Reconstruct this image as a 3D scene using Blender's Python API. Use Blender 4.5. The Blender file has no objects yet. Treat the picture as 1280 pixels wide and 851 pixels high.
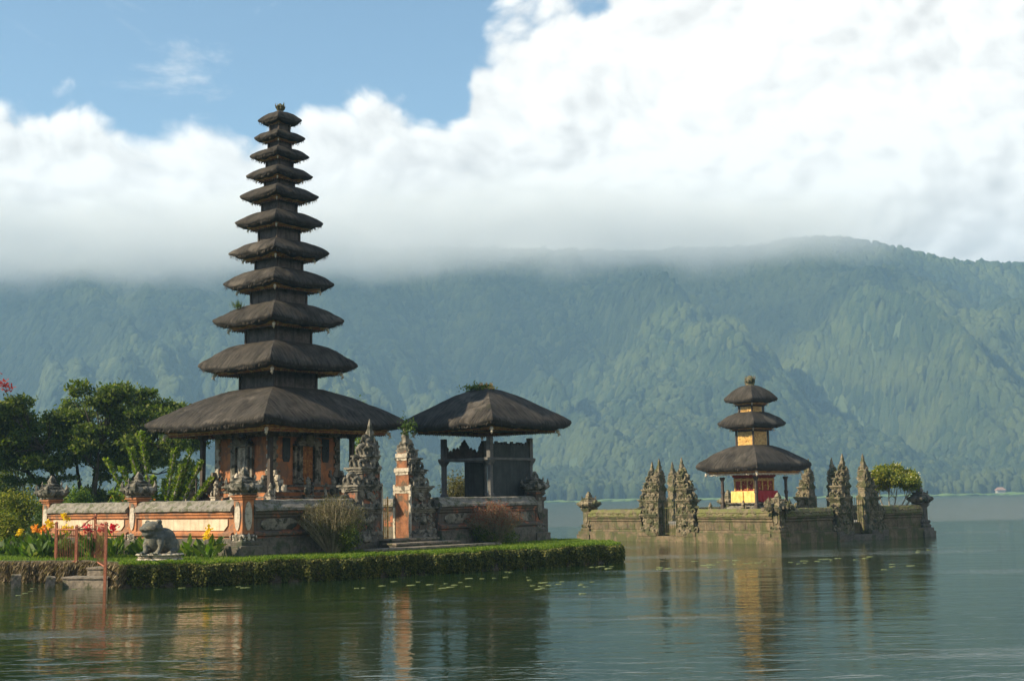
import bpy, bmesh, math, random
import numpy as np
from mathutils import Vector, Matrix, noise
R = math.radians
random.seed(7)
rng = np.random.default_rng(11)
S = bpy.context.scene
COL = S.collection

# ------------------------------------------------------------------ camera
PITCH, ROLL, EYE = R(7.09), 0.0164, 2.2
Fv = Vector((0, math.cos(PITCH), math.sin(PITCH)))
U0 = Vector((0, -math.sin(PITCH), math.cos(PITCH)))
R0 = Vector((1, 0, 0))
Rv = R0 * math.cos(ROLL) - U0 * math.sin(ROLL)
Uv = U0 * math.cos(ROLL) + R0 * math.sin(ROLL)
cam_d = bpy.data.cameras.new('camera')
cam = bpy.data.objects.new('camera', cam_d)
COL.objects.link(cam)
cam.matrix_world = Matrix(((Rv.x, Uv.x, -Fv.x, 0), (Rv.y, Uv.y, -Fv.y, 0), (Rv.z, Uv.z, -Fv.z, EYE), (0, 0, 0, 1)))
cam_d.sensor_width = 36
cam_d.lens = 45
cam_d.clip_start = 0.3
cam_d.clip_end = 9000
S.camera = cam

# ------------------------------------------------------------------ light
SUN_AZ, SUN_EL = 200.0, 35.0        # azimuth counter-clockwise from +X, degrees
sl = bpy.data.lights.new('sun', 'SUN')
sl.energy = 5.0
sl.angle = R(0.6)
sl.color = (1.0, 0.84, 0.60)
so = bpy.data.objects.new('sun', sl)
COL.objects.link(so)
sd = Vector((math.cos(R(SUN_EL)) * math.cos(R(SUN_AZ)), math.cos(R(SUN_EL)) * math.sin(R(SUN_AZ)), math.sin(R(SUN_EL))))
so.rotation_euler = sd.to_track_quat('Z', 'Y').to_euler()
so.location = (-60, 0, 60)

S.view_settings.view_transform = 'Standard'
S.view_settings.look = 'None'
S.view_settings.exposure = 0.92
S.view_settings.gamma = 1
S.render.engine = 'CYCLES'
cy = S.cycles
cy.use_denoising = True
cy.denoiser = 'OPENIMAGEDENOISE'
cy.denoising_prefilter = 'ACCURATE'
cy.max_bounces = 6
cy.diffuse_bounces = 3
cy.glossy_bounces = 3
cy.transmission_bounces = 4
cy.transparent_max_bounces = 6
cy.volume_bounces = 2
cy.volume_max_steps = 64
cy.caustics_reflective = False
cy.caustics_refractive = False
cy.sample_clamp_indirect = 4


# ------------------------------------------------------------------ node helper
class N:
    def __init__(s, nt):
        s.nt = nt
    def new(s, t, **kw):
        n = s.nt.nodes.new(t)
        for k, v in kw.items():
            setattr(n, k, v)
        return n
    def link(s, a, b):
        s.nt.links.new(a, b)
    def _in(s, sock, v):
        if isinstance(v, bpy.types.NodeSocket):
            s.link(v, sock)
        elif v is not None:
            sock.default_value = v
    def math(s, op, a, b=None, c=None, clamp=False):
        n = s.new('ShaderNodeMath', operation=op, use_clamp=clamp)
        for i, v in enumerate((a, b, c)):
            s._in(n.inputs[i], v)
        return n.outputs[0]
    def vec(s, x, y, z):
        n = s.new('ShaderNodeCombineXYZ')
        for i, v in enumerate((x, y, z)):
            s._in(n.inputs[i], v)
        return n.outputs[0]
    def vmul(s, v, k):
        n = s.new('ShaderNodeVectorMath', operation='MULTIPLY')
        s.link(v, n.inputs[0])
        n.inputs[1].default_value = k
        return n.outputs[0]
    def vadd(s, v, k):
        n = s.new('ShaderNodeVectorMath', operation='ADD')
        s._in(n.inputs[0], v)
        s._in(n.inputs[1], k)
        return n.outputs[0]
    def noise(s, v, scale, detail=4, rough=0.5, dist=0.0):
        n = s.new('ShaderNodeTexNoise')
        if v is not None:
            s.link(v, n.inputs['Vector'])
        n.inputs['Scale'].default_value = scale
        n.inputs['Detail'].default_value = detail
        n.inputs['Roughness'].default_value = rough
        n.inputs['Distortion'].default_value = dist
        return n.outputs['Fac']
    def ramp(s, f, stops, interp='LINEAR'):
        n = s.new('ShaderNodeValToRGB')
        n.color_ramp.interpolation = interp
        e = n.color_ramp.elements
        while len(e) < len(stops):
            e.new(0.5)
        for i, (p, c) in enumerate(stops):
            e[i].position = p
            e[i].color = (c[0], c[1], c[2], 1) if not isinstance(c, (int, float)) else (c, c, c, 1)
        s._in(n.inputs[0], f)
        return n.outputs[0]
    def map(s, v, a, b, c=0.0, d=1.0, smooth=False):
        n = s.new('ShaderNodeMapRange')
        if smooth:
            n.interpolation_type = 'SMOOTHSTEP'
        s._in(n.inputs[0], v)
        for i, k in enumerate((a, b, c, d)):
            s._in(n.inputs[i + 1], k)
        return n.outputs[0]
    def mix(s, f, a, b, mode='MIX'):
        n = s.new('ShaderNodeMix', data_type='RGBA', blend_type=mode)
        s._in(n.inputs[0], f)
        for sock, v in ((n.inputs[6], a), (n.inputs[7], b)):
            if isinstance(v, tuple) and len(v) == 3:
                v = (*v, 1)
            s._in(sock, v)
        return n.outputs[2]


# ------------------------------------------------------------------ sky with clouds
world = bpy.data.worlds.new('World')
S.world = world
world.use_nodes = True
wt = world.node_tree
wt.nodes.clear()
w = N(wt)
SKY_STRENGTH = 0.075
sky = w.new('ShaderNodeTexSky', sky_type='NISHITA')
sky.sun_disc = False
sky.sun_elevation = R(SUN_EL)
sky.sun_rotation = R(90 - SUN_AZ) % (2 * math.pi)
sky.altitude = 1200
sky.air_density = 1.0
sky.dust_density = 1.0
sky.ozone_density = 1.5
tc = w.new('ShaderNodeTexCoord')
sep = w.new('ShaderNodeSeparateXYZ')
w.link(tc.outputs['Generated'], sep.inputs[0])
az = w.math('ARCTAN2', sep.outputs[0], sep.outputs[1])
el = w.math('ARCSINE', sep.outputs[2])
azn = w.math('ADD', w.math('MULTIPLY', az, 1.0), 0.5)            # [-0.5, 0.5] rad -> [0, 1]
P0 = w.vec(w.math('MULTIPLY', az, 1.0), w.math('MULTIPLY', el, 1.35), 0.37)
wn = w.new('ShaderNodeTexNoise', noise_dimensions='3D')
w.link(P0, wn.inputs['Vector'])
wn.inputs['Scale'].default_value = 5.0
wn.inputs['Detail'].default_value = 3
warp = w.new('ShaderNodeVectorMath', operation='MULTIPLY_ADD')
w.link(wn.outputs['Color'], warp.inputs[0])
warp.inputs[1].default_value = (0.10, 0.10, 0.0)
w.link(P0, warp.inputs[2])
P1 = warp.outputs[0]
def bank(v):
    a_ = w.noise(v, 7.0, 9, 0.60)
    tot_ = w.math('MULTIPLY', a_, 0.62)
    for sc_, am_ in ((13.0, 0.20), (30.0, 0.11), (66.0, 0.06)):
        vo_ = w.new('ShaderNodeTexVoronoi', feature='F1', voronoi_dimensions='2D')
        vo_.inputs['Scale'].default_value = sc_
        w.link(v, vo_.inputs['Vector'])
        tot_ = w.math('MULTIPLY_ADD', w.math('SUBTRACT', 1.0, vo_.outputs['Distance']), am_, tot_)
    return tot_
nb = bank(P1)
nb2 = bank(w.vadd(P1, (-0.009, 0.012, 0.0)))
def curve(pts, lo, hi):
    c = w.new('ShaderNodeFloatCurve')
    cu = c.mapping.curves[0]
    pts = [(a, (b - lo) / (hi - lo)) for a, b in pts]
    cu.points[0].location = pts[0]
    cu.points[1].location = pts[-1]
    for p in pts[1:-1]:
        cu.points.new(*p)
    c.mapping.update()
    w.link(azn, c.inputs['Value'])
    return w.math('MULTIPLY_ADD', c.outputs[0], hi - lo, lo)
# cloud top as an elevation for each azimuth (radians): towering to the right, low and level to the left
top = curve([(0.0, 0.27), (0.115, 0.285), (0.155, 0.298), (0.21, 0.290), (0.255, 0.288), (0.30, 0.284), (0.335, 0.288),
             (0.375, 0.294), (0.41, 0.308), (0.44, 0.300), (0.462, 0.315), (0.475, 0.352), (0.495, 0.378), (0.53, 0.392),
             (0.58, 0.40), (0.61, 0.52), (0.70, 0.60), (1.0, 0.62)], 0.2, 0.7)
dd = w.math('SUBTRACT', w.math('MULTIPLY_ADD', w.math('SUBTRACT', nb, 0.54), 0.17, top), el)
cov = w.map(dd, -0.006, 0.018, 0, 1, True)
# thin wisps higher up
wis = w.noise(w.vec(w.math('MULTIPLY', az, 1.4), w.math('MULTIPLY', el, 3.6), 1.7), 4.2, 8, 0.62, 0.4)
wisp = w.map(wis, 0.53, 0.74, 0, 0.6, True)
gen = w.noise(w.vmul(tc.outputs['Generated'], (2.2, 2.2, 5.0)), 1.6, 6, 0.55)
genc = w.math('MULTIPLY', w.map(gen, 0.56, 0.70, 0, 0.6, True), w.map(w.math('ABSOLUTE', az), 0.50, 0.85, 0, 1, True))
cover = w.math('MAXIMUM', w.math('MAXIMUM', cov, wisp), genc)
relief = w.math('MULTIPLY', w.math('SUBTRACT', nb, nb2), 2.3)
big = w.noise(P0, 3.2, 4, 0.5)
lowd = w.map(el, 0.165, 0.25, -0.24, 0.0, True)                    # the flat underside is grey
tower = w.map(az, -0.05, 0.12, 0.0, 0.10, True)
edge = w.map(dd, 0.0, 0.10, 0.05, 0.0)
shade = w.math('ADD', w.math('ADD', w.math('ADD', w.math('ADD', relief, 0.80), lowd), edge), w.math('ADD', tower, w.math('MULTIPLY', w.math('SUBTRACT', big, 0.5), 0.7)))
cb = w.map(shade, 0.2, 1.0, 0.48, 1.06)
ccol = w.mix(w.map(shade, 0.4, 0.9, 0, 1), (1.0, 0.965, 0.925), (1.0, 0.972, 0.92))
cc = w.new('ShaderNodeVectorMath', operation='SCALE')
w.link(ccol, cc.inputs[0])
w.link(w.math('MULTIPLY', cb, 0.685 / SKY_STRENGTH), cc.inputs['Scale'])
skyc = w.mix(1.0, sky.outputs[0], (1.42, 1.50, 1.36), 'MULTIPLY')
allc = w.mix(cover, skyc, cc.outputs[0])
bg = w.new('ShaderNodeBackground')
w.link(allc, bg.inputs['Color'])
bg.inputs['Strength'].default_value = SKY_STRENGTH
wo = w.new('ShaderNodeOutputWorld')
w.link(bg.outputs[0], wo.inputs['Surface'])


# ------------------------------------------------------------------ materials
def new_mat(name):
    m = bpy.data.materials.new(name)
    m.use_nodes = True
    m.node_tree.nodes.clear()
    n = N(m.node_tree)
    out = n.new('ShaderNodeOutputMaterial')
    bs = n.new('ShaderNodeBsdfPrincipled')
    n.link(bs.outputs[0], out.inputs[0])
    return m, n, bs, out

def stone(name, dark, light, extra=None, amount=0.5, scale=3.0, bump=0.5, rough=0.9, fine=22.0, streak=0.0, bdist=0.02):
    m, n, bs, out = new_mat(name)
    co = n.new('ShaderNodeTexCoord').outputs['Object']
    a = n.noise(co, scale, 6, 0.6, 0.3)
    b = n.noise(co, fine, 5, 0.65)
    f = n.math('ADD', n.math('MULTIPLY', a, 0.6), n.math('MULTIPLY', b, 0.4))
    col = n.ramp(f, [(0.36, dark), (0.62, light)])
    if extra is not None:
        e = n.noise(n.vadd(co, (7.3, 2.1, 5.5)), scale * 0.9, 7, 0.62, 0.5)
        col = n.mix(n.map(e, 0.62 - 0.3 * amount, 0.72 - 0.3 * amount, 0, 1, True), col, extra)
    if streak:
        s_ = n.noise(n.vmul(co, (5, 5, 0.35)), 1.6, 5, 0.6)
        col = n.mix(n.map(s_, 0.48, 0.66, 0, streak), col, tuple(c * 0.35 for c in dark))
    n.link(col, bs.inputs['Base Color'])
    bs.inputs['Roughness'].default_value = rough
    bp = n.new('ShaderNodeBump')
    bp.inputs['Strength'].default_value = bump
    bp.inputs['Distance'].default_value = bdist
    vo = n.new('ShaderNodeTexVoronoi')
    vo.inputs['Scale'].default_value = fine * 0.55
    n.link(co, vo.inputs['Vector'])
    n.link(n.math('ADD', n.math('MULTIPLY', b, 0.8), n.math('MULTIPLY', vo.outputs['Distance'], 0.5)), bp.inputs['Height'])
    n.link(bp.outputs[0], bs.inputs['Normal'])
    return m

def leafm(name, stops, trans=0.35, rough=0.6):
    m, n, bs, out = new_mat(name)
    g = n.new('ShaderNodeNewGeometry')
    co = n.new('ShaderNodeTexCoord').outputs['Object']
    v = n.noise(co, 0.9, 3, 0.5)
    f = n.math('ADD', n.math('MULTIPLY', g.outputs['Random Per Island'], 0.6), n.math('MULTIPLY', v, 0.4))
    col = n.ramp(f, stops)
    n.link(col, bs.inputs['Base Color'])
    bs.inputs['Roughness'].default_value = rough
    bs.inputs['Specular IOR Level'].default_value = 0.3
    tr = n.new('ShaderNodeBsdfTranslucent')
    n.link(n.mix(1.0, col, (1.1, 1.25, 0.5), 'MULTIPLY'), tr.inputs['Color'])
    mx = n.new('ShaderNodeMixShader')
    mx.inputs[0].default_value = trans
    n.link(bs.outputs[0], mx.inputs[1])
    n.link(tr.outputs[0], mx.inputs[2])
    n.link(mx.outputs[0], out.inputs[0])
    return m

def thatch_mat(name, dark, light, moss):
    m, n, bs, out = new_mat(name)
    uvn = n.new('ShaderNodeUVMap').outputs[0]
    co = n.new('ShaderNodeTexCoord').outputs['Object']
    st = n.noise(n.vmul(uvn, (11, 1.1, 1)), 1.0, 5, 0.65)
    st2 = n.noise(n.vmul(uvn, (34, 3, 1)), 1.0, 3, 0.6)
    pa = n.noise(co, 1.3, 5, 0.6, 0.4)
    f = n.math('ADD', n.math('MULTIPLY', st, 0.5), n.math('ADD', n.math('MULTIPLY', st2, 0.2), n.math('MULTIPLY', pa, 0.3)))
    col = n.ramp(f, [(0.40, dark), (0.60, light)])
    mo = n.noise(n.vadd(co, (3, 9, 1)), 2.1, 6, 0.65)
    col = n.mix(n.map(mo, 0.56, 0.70, 0, 0.6, True), col, moss)
    lit_thatch = n.noise(n.vadd(co, (13, 4, 7)), 0.8, 5, 0.65)  # pale patches paint sunlight onto the thatch
    col = n.mix(n.map(lit_thatch, 0.56, 0.68, 0, 0.65, True), col, tuple(c * 1.7 for c in light))
    n.link(col, bs.inputs['Base Color'])
    bs.inputs['Roughness'].default_value = 0.92
    bs.inputs['Specular IOR Level'].default_value = 0.2
    bp = n.new('ShaderNodeBump')
    bp.inputs['Strength'].default_value = 1.0
    bp.inputs['Distance'].default_value = 0.07
    n.link(n.math('ADD', n.math('MULTIPLY', st, 0.8), n.math('MULTIPLY', st2, 0.5)), bp.inputs['Height'])
    n.link(bp.outputs[0], bs.inputs['Normal'])
    return m

M = {}
M['thatch'] = thatch_mat('thatch', (0.012, 0.011, 0.010), (0.078, 0.068, 0.056), (0.030, 0.031, 0.018))
M['thatch_cut'] = stone('thatch cut edge', (0.010, 0.009, 0.008), (0.035, 0.031, 0.027), scale=6, fine=60, bump=0.9)
M['ijuk'] = stone('palm fibre straw', (0.05, 0.045, 0.038), (0.13, 0.11, 0.09), scale=6, fine=40)
M['wood'] = stone('dark weathered wood', (0.03, 0.024, 0.02), (0.09, 0.07, 0.055), scale=4, fine=30, bump=0.4)
M['grey_wood'] = stone('grey painted wood', (0.06, 0.06, 0.058), (0.15, 0.145, 0.135), scale=3, fine=26, bump=0.3)
M['slate_wood'] = stone('slate coloured boards', (0.02, 0.026, 0.025), (0.048, 0.056, 0.053), scale=3, fine=26, bump=0.3, streak=0.4)
M['neck'] = stone('weathered boarding', (0.035, 0.03, 0.027), (0.13, 0.11, 0.098), scale=3, fine=20, bump=0.3, streak=0.5)
M['fascia'] = stone('red brown carved fascia', (0.15, 0.055, 0.024), (0.36, 0.15, 0.055), extra=(0.42, 0.25, 0.07), amount=0.4, scale=7, fine=30, bump=0.7)
M['gold'] = stone('gilded carving', (0.22, 0.09, 0.02), (0.75, 0.47, 0.12), scale=9, fine=24, bump=0.9, rough=0.45)
M['red'] = stone('dark red paint', (0.16, 0.02, 0.012), (0.33, 0.05, 0.03), scale=4, bump=0.3)
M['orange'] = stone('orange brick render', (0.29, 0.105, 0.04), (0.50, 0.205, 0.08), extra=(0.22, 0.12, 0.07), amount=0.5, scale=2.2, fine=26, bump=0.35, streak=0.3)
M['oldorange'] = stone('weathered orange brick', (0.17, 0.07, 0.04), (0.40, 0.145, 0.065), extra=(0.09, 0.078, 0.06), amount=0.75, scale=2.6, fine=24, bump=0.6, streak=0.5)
M['innerbrick'] = stone('sunlit worn brick', (0.15, 0.062, 0.03), (0.34, 0.14, 0.062), extra=(0.11, 0.075, 0.045), amount=0.5, scale=3, fine=22, bump=0.8, streak=0.5)  # oldorange with fewer dark patches, sunlit tone put into the colour
M['doorwood'] = stone('carved door leaf', (0.13, 0.03, 0.015), (0.42, 0.20, 0.055), scale=8, fine=26, bump=0.8)
M['cream'] = stone('cream rendered panel', (0.46, 0.36, 0.24), (0.70, 0.575, 0.41), extra=(0.34, 0.27, 0.18), amount=0.25, scale=2.2, fine=30, bump=0.3, streak=0.35)
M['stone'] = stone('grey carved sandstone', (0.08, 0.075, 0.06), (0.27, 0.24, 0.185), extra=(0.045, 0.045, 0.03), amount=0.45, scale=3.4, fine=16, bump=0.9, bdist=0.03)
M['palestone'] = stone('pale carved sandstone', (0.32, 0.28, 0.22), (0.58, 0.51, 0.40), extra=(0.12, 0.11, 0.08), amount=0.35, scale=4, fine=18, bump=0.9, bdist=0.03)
M['mossstone'] = stone('mossy lichened sandstone', (0.06, 0.052, 0.034), (0.29, 0.235, 0.145), extra=(0.07, 0.072, 0.028), amount=0.55, scale=3.2, fine=13, bump=1.0, bdist=0.04, streak=0.35)
M['brownstone'] = stone('brown block wall', (0.065, 0.052, 0.03), (0.20, 0.15, 0.085), extra=(0.075, 0.078, 0.028), amount=0.5, scale=1.8, fine=12, bump=0.8, bdist=0.03, streak=0.35)
M['mosscap'] = stone('moss grown cap', (0.05, 0.045, 0.022), (0.19, 0.155, 0.08), extra=(0.12, 0.125, 0.035), amount=0.55, scale=2.6, fine=15, bump=1.0, bdist=0.05)
M['darkstone'] = stone('dark damp stone', (0.05, 0.045, 0.036), (0.15, 0.13, 0.10), extra=(0.05, 0.06, 0.03), amount=0.4, scale=2.4, fine=14, bump=0.8, bdist=0.03)
M['wallcap'] = stone('rough grey wall cap', (0.11, 0.10, 0.085), (0.27, 0.245, 0.20), extra=(0.09, 0.095, 0.05), amount=0.4, scale=5, fine=26, bump=1.0, bdist=0.03)
M['frog'] = stone('weathered frog stone', (0.042, 0.045, 0.038), (0.135, 0.138, 0.115), extra=(0.19, 0.17, 0.12), amount=0.30, scale=5, fine=18, bump=0.5)
M['concrete'] = stone('worn concrete', (0.12, 0.10, 0.08), (0.28, 0.23, 0.17), extra=(0.08, 0.08, 0.04), amount=0.4, scale=4, fine=22, bump=0.6)
M['rust'] = stone('rusty red paint', (0.22, 0.07, 0.035), (0.42, 0.15, 0.08), scale=10, fine=40, bump=0.3)
M['yellow_cloth'] = stone('yellow cloth', (0.60, 0.38, 0.09), (0.82, 0.58, 0.20), scale=3, fine=9, bump=0.2)
M['red_cloth'] = stone('crimson cloth', (0.30, 0.015, 0.02), (0.42, 0.03, 0.035), scale=3, fine=9, bump=0.2)
M['whitecloth'] = stone('white fringe cloth', (0.55, 0.48, 0.36), (0.80, 0.72, 0.58), scale=5, fine=20, bump=0.2)
M['bark'] = stone('bark', (0.03, 0.024, 0.018), (0.085, 0.068, 0.05), scale=5, fine=26, bump=0.8)
M['greybark'] = stone('pale bark', (0.16, 0.145, 0.12), (0.32, 0.30, 0.25), scale=5, fine=26, bump=0.6)
M['twig'] = stone('dry twigs', (0.13, 0.105, 0.06), (0.30, 0.255, 0.15), scale=5, fine=26, bump=0.4)
M['earth'] = stone('damp earth bank', (0.035, 0.028, 0.018), (0.11, 0.085, 0.055), scale=3, fine=14, bump=1.0, bdist=0.05)
M['lawn'] = stone('lawn', (0.045, 0.085, 0.014), (0.11, 0.17, 0.03), extra=(0.16, 0.16, 0.05), amount=0.3, scale=1.2, fine=30, bump=0.8)
M['paving'] = stone('paving', (0.13, 0.12, 0.10), (0.26, 0.24, 0.20), scale=2, fine=20, bump=0.5)
M['leaf_dark'] = leafm('dark tree leaves', [(0.2, (0.032, 0.06, 0.010)), (0.55, (0.095, 0.14, 0.022)), (0.85, (0.24, 0.26, 0.045))], 0.45)
M['leaf_mid'] = leafm('mid green leaves', [(0.2, (0.03, 0.06, 0.012)), (0.55, (0.065, 0.115, 0.02)), (0.85, (0.14, 0.19, 0.035))])
M['leaf_bright'] = leafm('bright green leaves', [(0.2, (0.05, 0.10, 0.012)), (0.55, (0.11, 0.19, 0.02)), (0.85, (0.26, 0.29, 0.04))], 0.4)
M['leaf_rod'] = leafm('succulent leaves', [(0.2, (0.08, 0.14, 0.015)), (0.55, (0.17, 0.25, 0.025)), (0.85, (0.36, 0.38, 0.06))], 0.4)
M['leaf_yellow'] = leafm('yellow green leaves', [(0.2, (0.07, 0.11, 0.012)), (0.5, (0.17, 0.20, 0.02)), (0.85, (0.42, 0.36, 0.05))], 0.4)
M['leaf_olive'] = leafm('olive dry leaves', [(0.2, (0.06, 0.055, 0.02)), (0.55, (0.12, 0.11, 0.035)), (0.85, (0.26, 0.22, 0.09))])
M['leaf_red'] = leafm('red bracts', [(0.2, (0.30, 0.02, 0.012)), (0.6, (0.55, 0.04, 0.03)), (0.9, (0.75, 0.10, 0.06))])
M['leaf_pink'] = leafm('reddish shoots', [(0.2, (0.16, 0.06, 0.03)), (0.6, (0.36, 0.10, 0.06)), (0.9, (0.5, 0.22, 0.10))])
M['grass'] = leafm('grass blades', [(0.2, (0.06, 0.12, 0.012)), (0.55, (0.13, 0.21, 0.025)), (0.85, (0.27, 0.31, 0.05))], 0.45)
M['hedge'] = leafm('bank creeper leaves', [(0.15, (0.025, 0.040, 0.008)), (0.5, (0.10, 0.12, 0.022)), (0.85, (0.30, 0.26, 0.07))], 0.3)
M['drygrass'] = leafm('dry hanging grass', [(0.2, (0.07, 0.05, 0.025)), (0.55, (0.17, 0.12, 0.06)), (0.85, (0.34, 0.27, 0.13))], 0.2)
M['yellow'] = leafm('yellow petals', [(0.2, (0.75, 0.42, 0.01)), (0.8, (0.9, 0.68, 0.03))])
M['orangefl'] = leafm('orange petals', [(0.2, (0.8, 0.22, 0.02)), (0.8, (0.9, 0.42, 0.05))])
M['redfl'] = leafm('crimson petals', [(0.2, (0.6, 0.01, 0.04)), (0.8, (0.8, 0.04, 0.08))])
M['whitefl'] = leafm('cream petals', [(0.2, (0.75, 0.66, 0.42)), (0.8, (0.85, 0.82, 0.66))])
M['pad'] = leafm('lily leaf', [(0.2, (0.07, 0.11, 0.03)), (0.8, (0.27, 0.30, 0.12))], 0.1)
M['forest'] = leafm('forest crowns', [(0.15, (0.012, 0.029, 0.009)), (0.45, (0.028, 0.054, 0.014)), (0.7, (0.056, 0.084, 0.02)), (0.9, (0.115, 0.13, 0.036))], 0.1, 0.8)
M['hill'] = stone('hill ground', (0.02, 0.035, 0.012), (0.055, 0.08, 0.025), scale=0.02, fine=0.2, bump=0.5)
M['reed'] = stone('shore grass', (0.05, 0.10, 0.02), (0.11, 0.17, 0.03), scale=0.05, fine=0.3, bump=0.3)
M['tile'] = stone('far roof tile', (0.22, 0.12, 0.09), (0.3, 0.18, 0.14), scale=1)
M['farwall'] = stone('far pale wall', (0.28, 0.26, 0.23), (0.38, 0.36, 0.32), scale=1)

# forest detail bump on crowns
fm = N(M['forest'].node_tree)
fb = fm.nt.nodes['Principled BSDF'] if 'Principled BSDF' in fm.nt.nodes else [x for x in fm.nt.nodes if x.type == 'BSDF_PRINCIPLED'][0]
fco = fm.new('ShaderNodeTexCoord').outputs['Object']
fbp = fm.new('ShaderNodeBump')
fbp.inputs['Strength'].default_value = 1.0
fbp.inputs['Distance'].default_value = 4.0
fm.link(fm.noise(fco, 0.35, 5, 0.75), fbp.inputs['Height'])
fm.link(fbp.outputs[0], fb.inputs['Normal'])

rmp = [x for x in fm.nt.nodes if x.type == 'VALTORGB'][0]
sunlit_patch = fm.noise(fco, 0.006, 4, 0.6, 0.5)  # broad pale patches imitate sunlit slopes in the colour
fcol = fm.mix(fm.map(sunlit_patch, 0.46, 0.62, 0, 0.6, True), rmp.outputs[0], (0.13, 0.155, 0.04))
fcol = fm.mix(fm.map(fm.noise(fm.vadd(fco, (300, 50, 90)), 0.009, 4, 0.6), 0.50, 0.64, 0, 0.6, True), fcol, (0.018, 0.040, 0.016))  # dark patches imitate shaded gullies in the colour
fm.link(fcol, fb.inputs['Base Color'])

# water
m, n, bs, out = new_mat('lake water')
co = n.new('ShaderNodeTexCoord').outputs['Object']
bs.inputs['Base Color'].default_value = (0.012, 0.026, 0.010, 1)
bs.inputs['Roughness'].default_value = 0.04
bs.inputs['IOR'].default_value = 1.333
sp = n.new('ShaderNodeSeparateXYZ')
n.link(co, sp.inputs[0])
w1 = n.noise(n.vmul(co, (0.75, 1.5, 1)), 1.3, 3, 0.5, 1.0)
w2 = n.noise(n.vmul(co, (1.1, 2.2, 1)), 4.5, 3, 0.55, 0.5)
w3 = n.noise(n.vmul(co, (0.10, 0.35, 1)), 1.0, 2, 0.5)
patch = n.map(n.noise(n.vmul(co, (0.035, 0.16, 1)), 1.0, 3, 0.5), 0.53, 0.66, 0, 1, True)
far = n.map(n.math('MULTIPLY_ADD', n.noise(n.vmul(co, (0.01, 0.1, 1)), 1.0, 3, 0.5), 30, sp.outputs[1]), 112, 122, 0, 1, True)
amp2 = n.math('ADD', n.math('MULTIPLY_ADD', patch, 1.9, 0.30), n.math('MULTIPLY', far, 2.0))
hgt = n.math('ADD', n.math('MULTIPLY', n.math('MULTIPLY', w1, n.math('MULTIPLY_ADD', patch, 0.6, 0.7)), 0.062), n.math('ADD', n.math('MULTIPLY', n.math('MULTIPLY', w2, amp2), 0.022), n.math('MULTIPLY', w3, 0.13)))
bp = n.new('ShaderNodeBump')
bp.inputs['Strength'].default_value = 1.0
bp.inputs['Distance'].default_value = 0.33
n.link(hgt, bp.inputs['Height'])
n.link(bp.outputs[0], bs.inputs['Normal'])
n.link(n.math('ADD', n.map(sp.outputs[1], 15, 110, 0.015, 0.08), n.math('MULTIPLY', far, 0.17)), bs.inputs['Roughness'])
M['water'] = m


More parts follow.
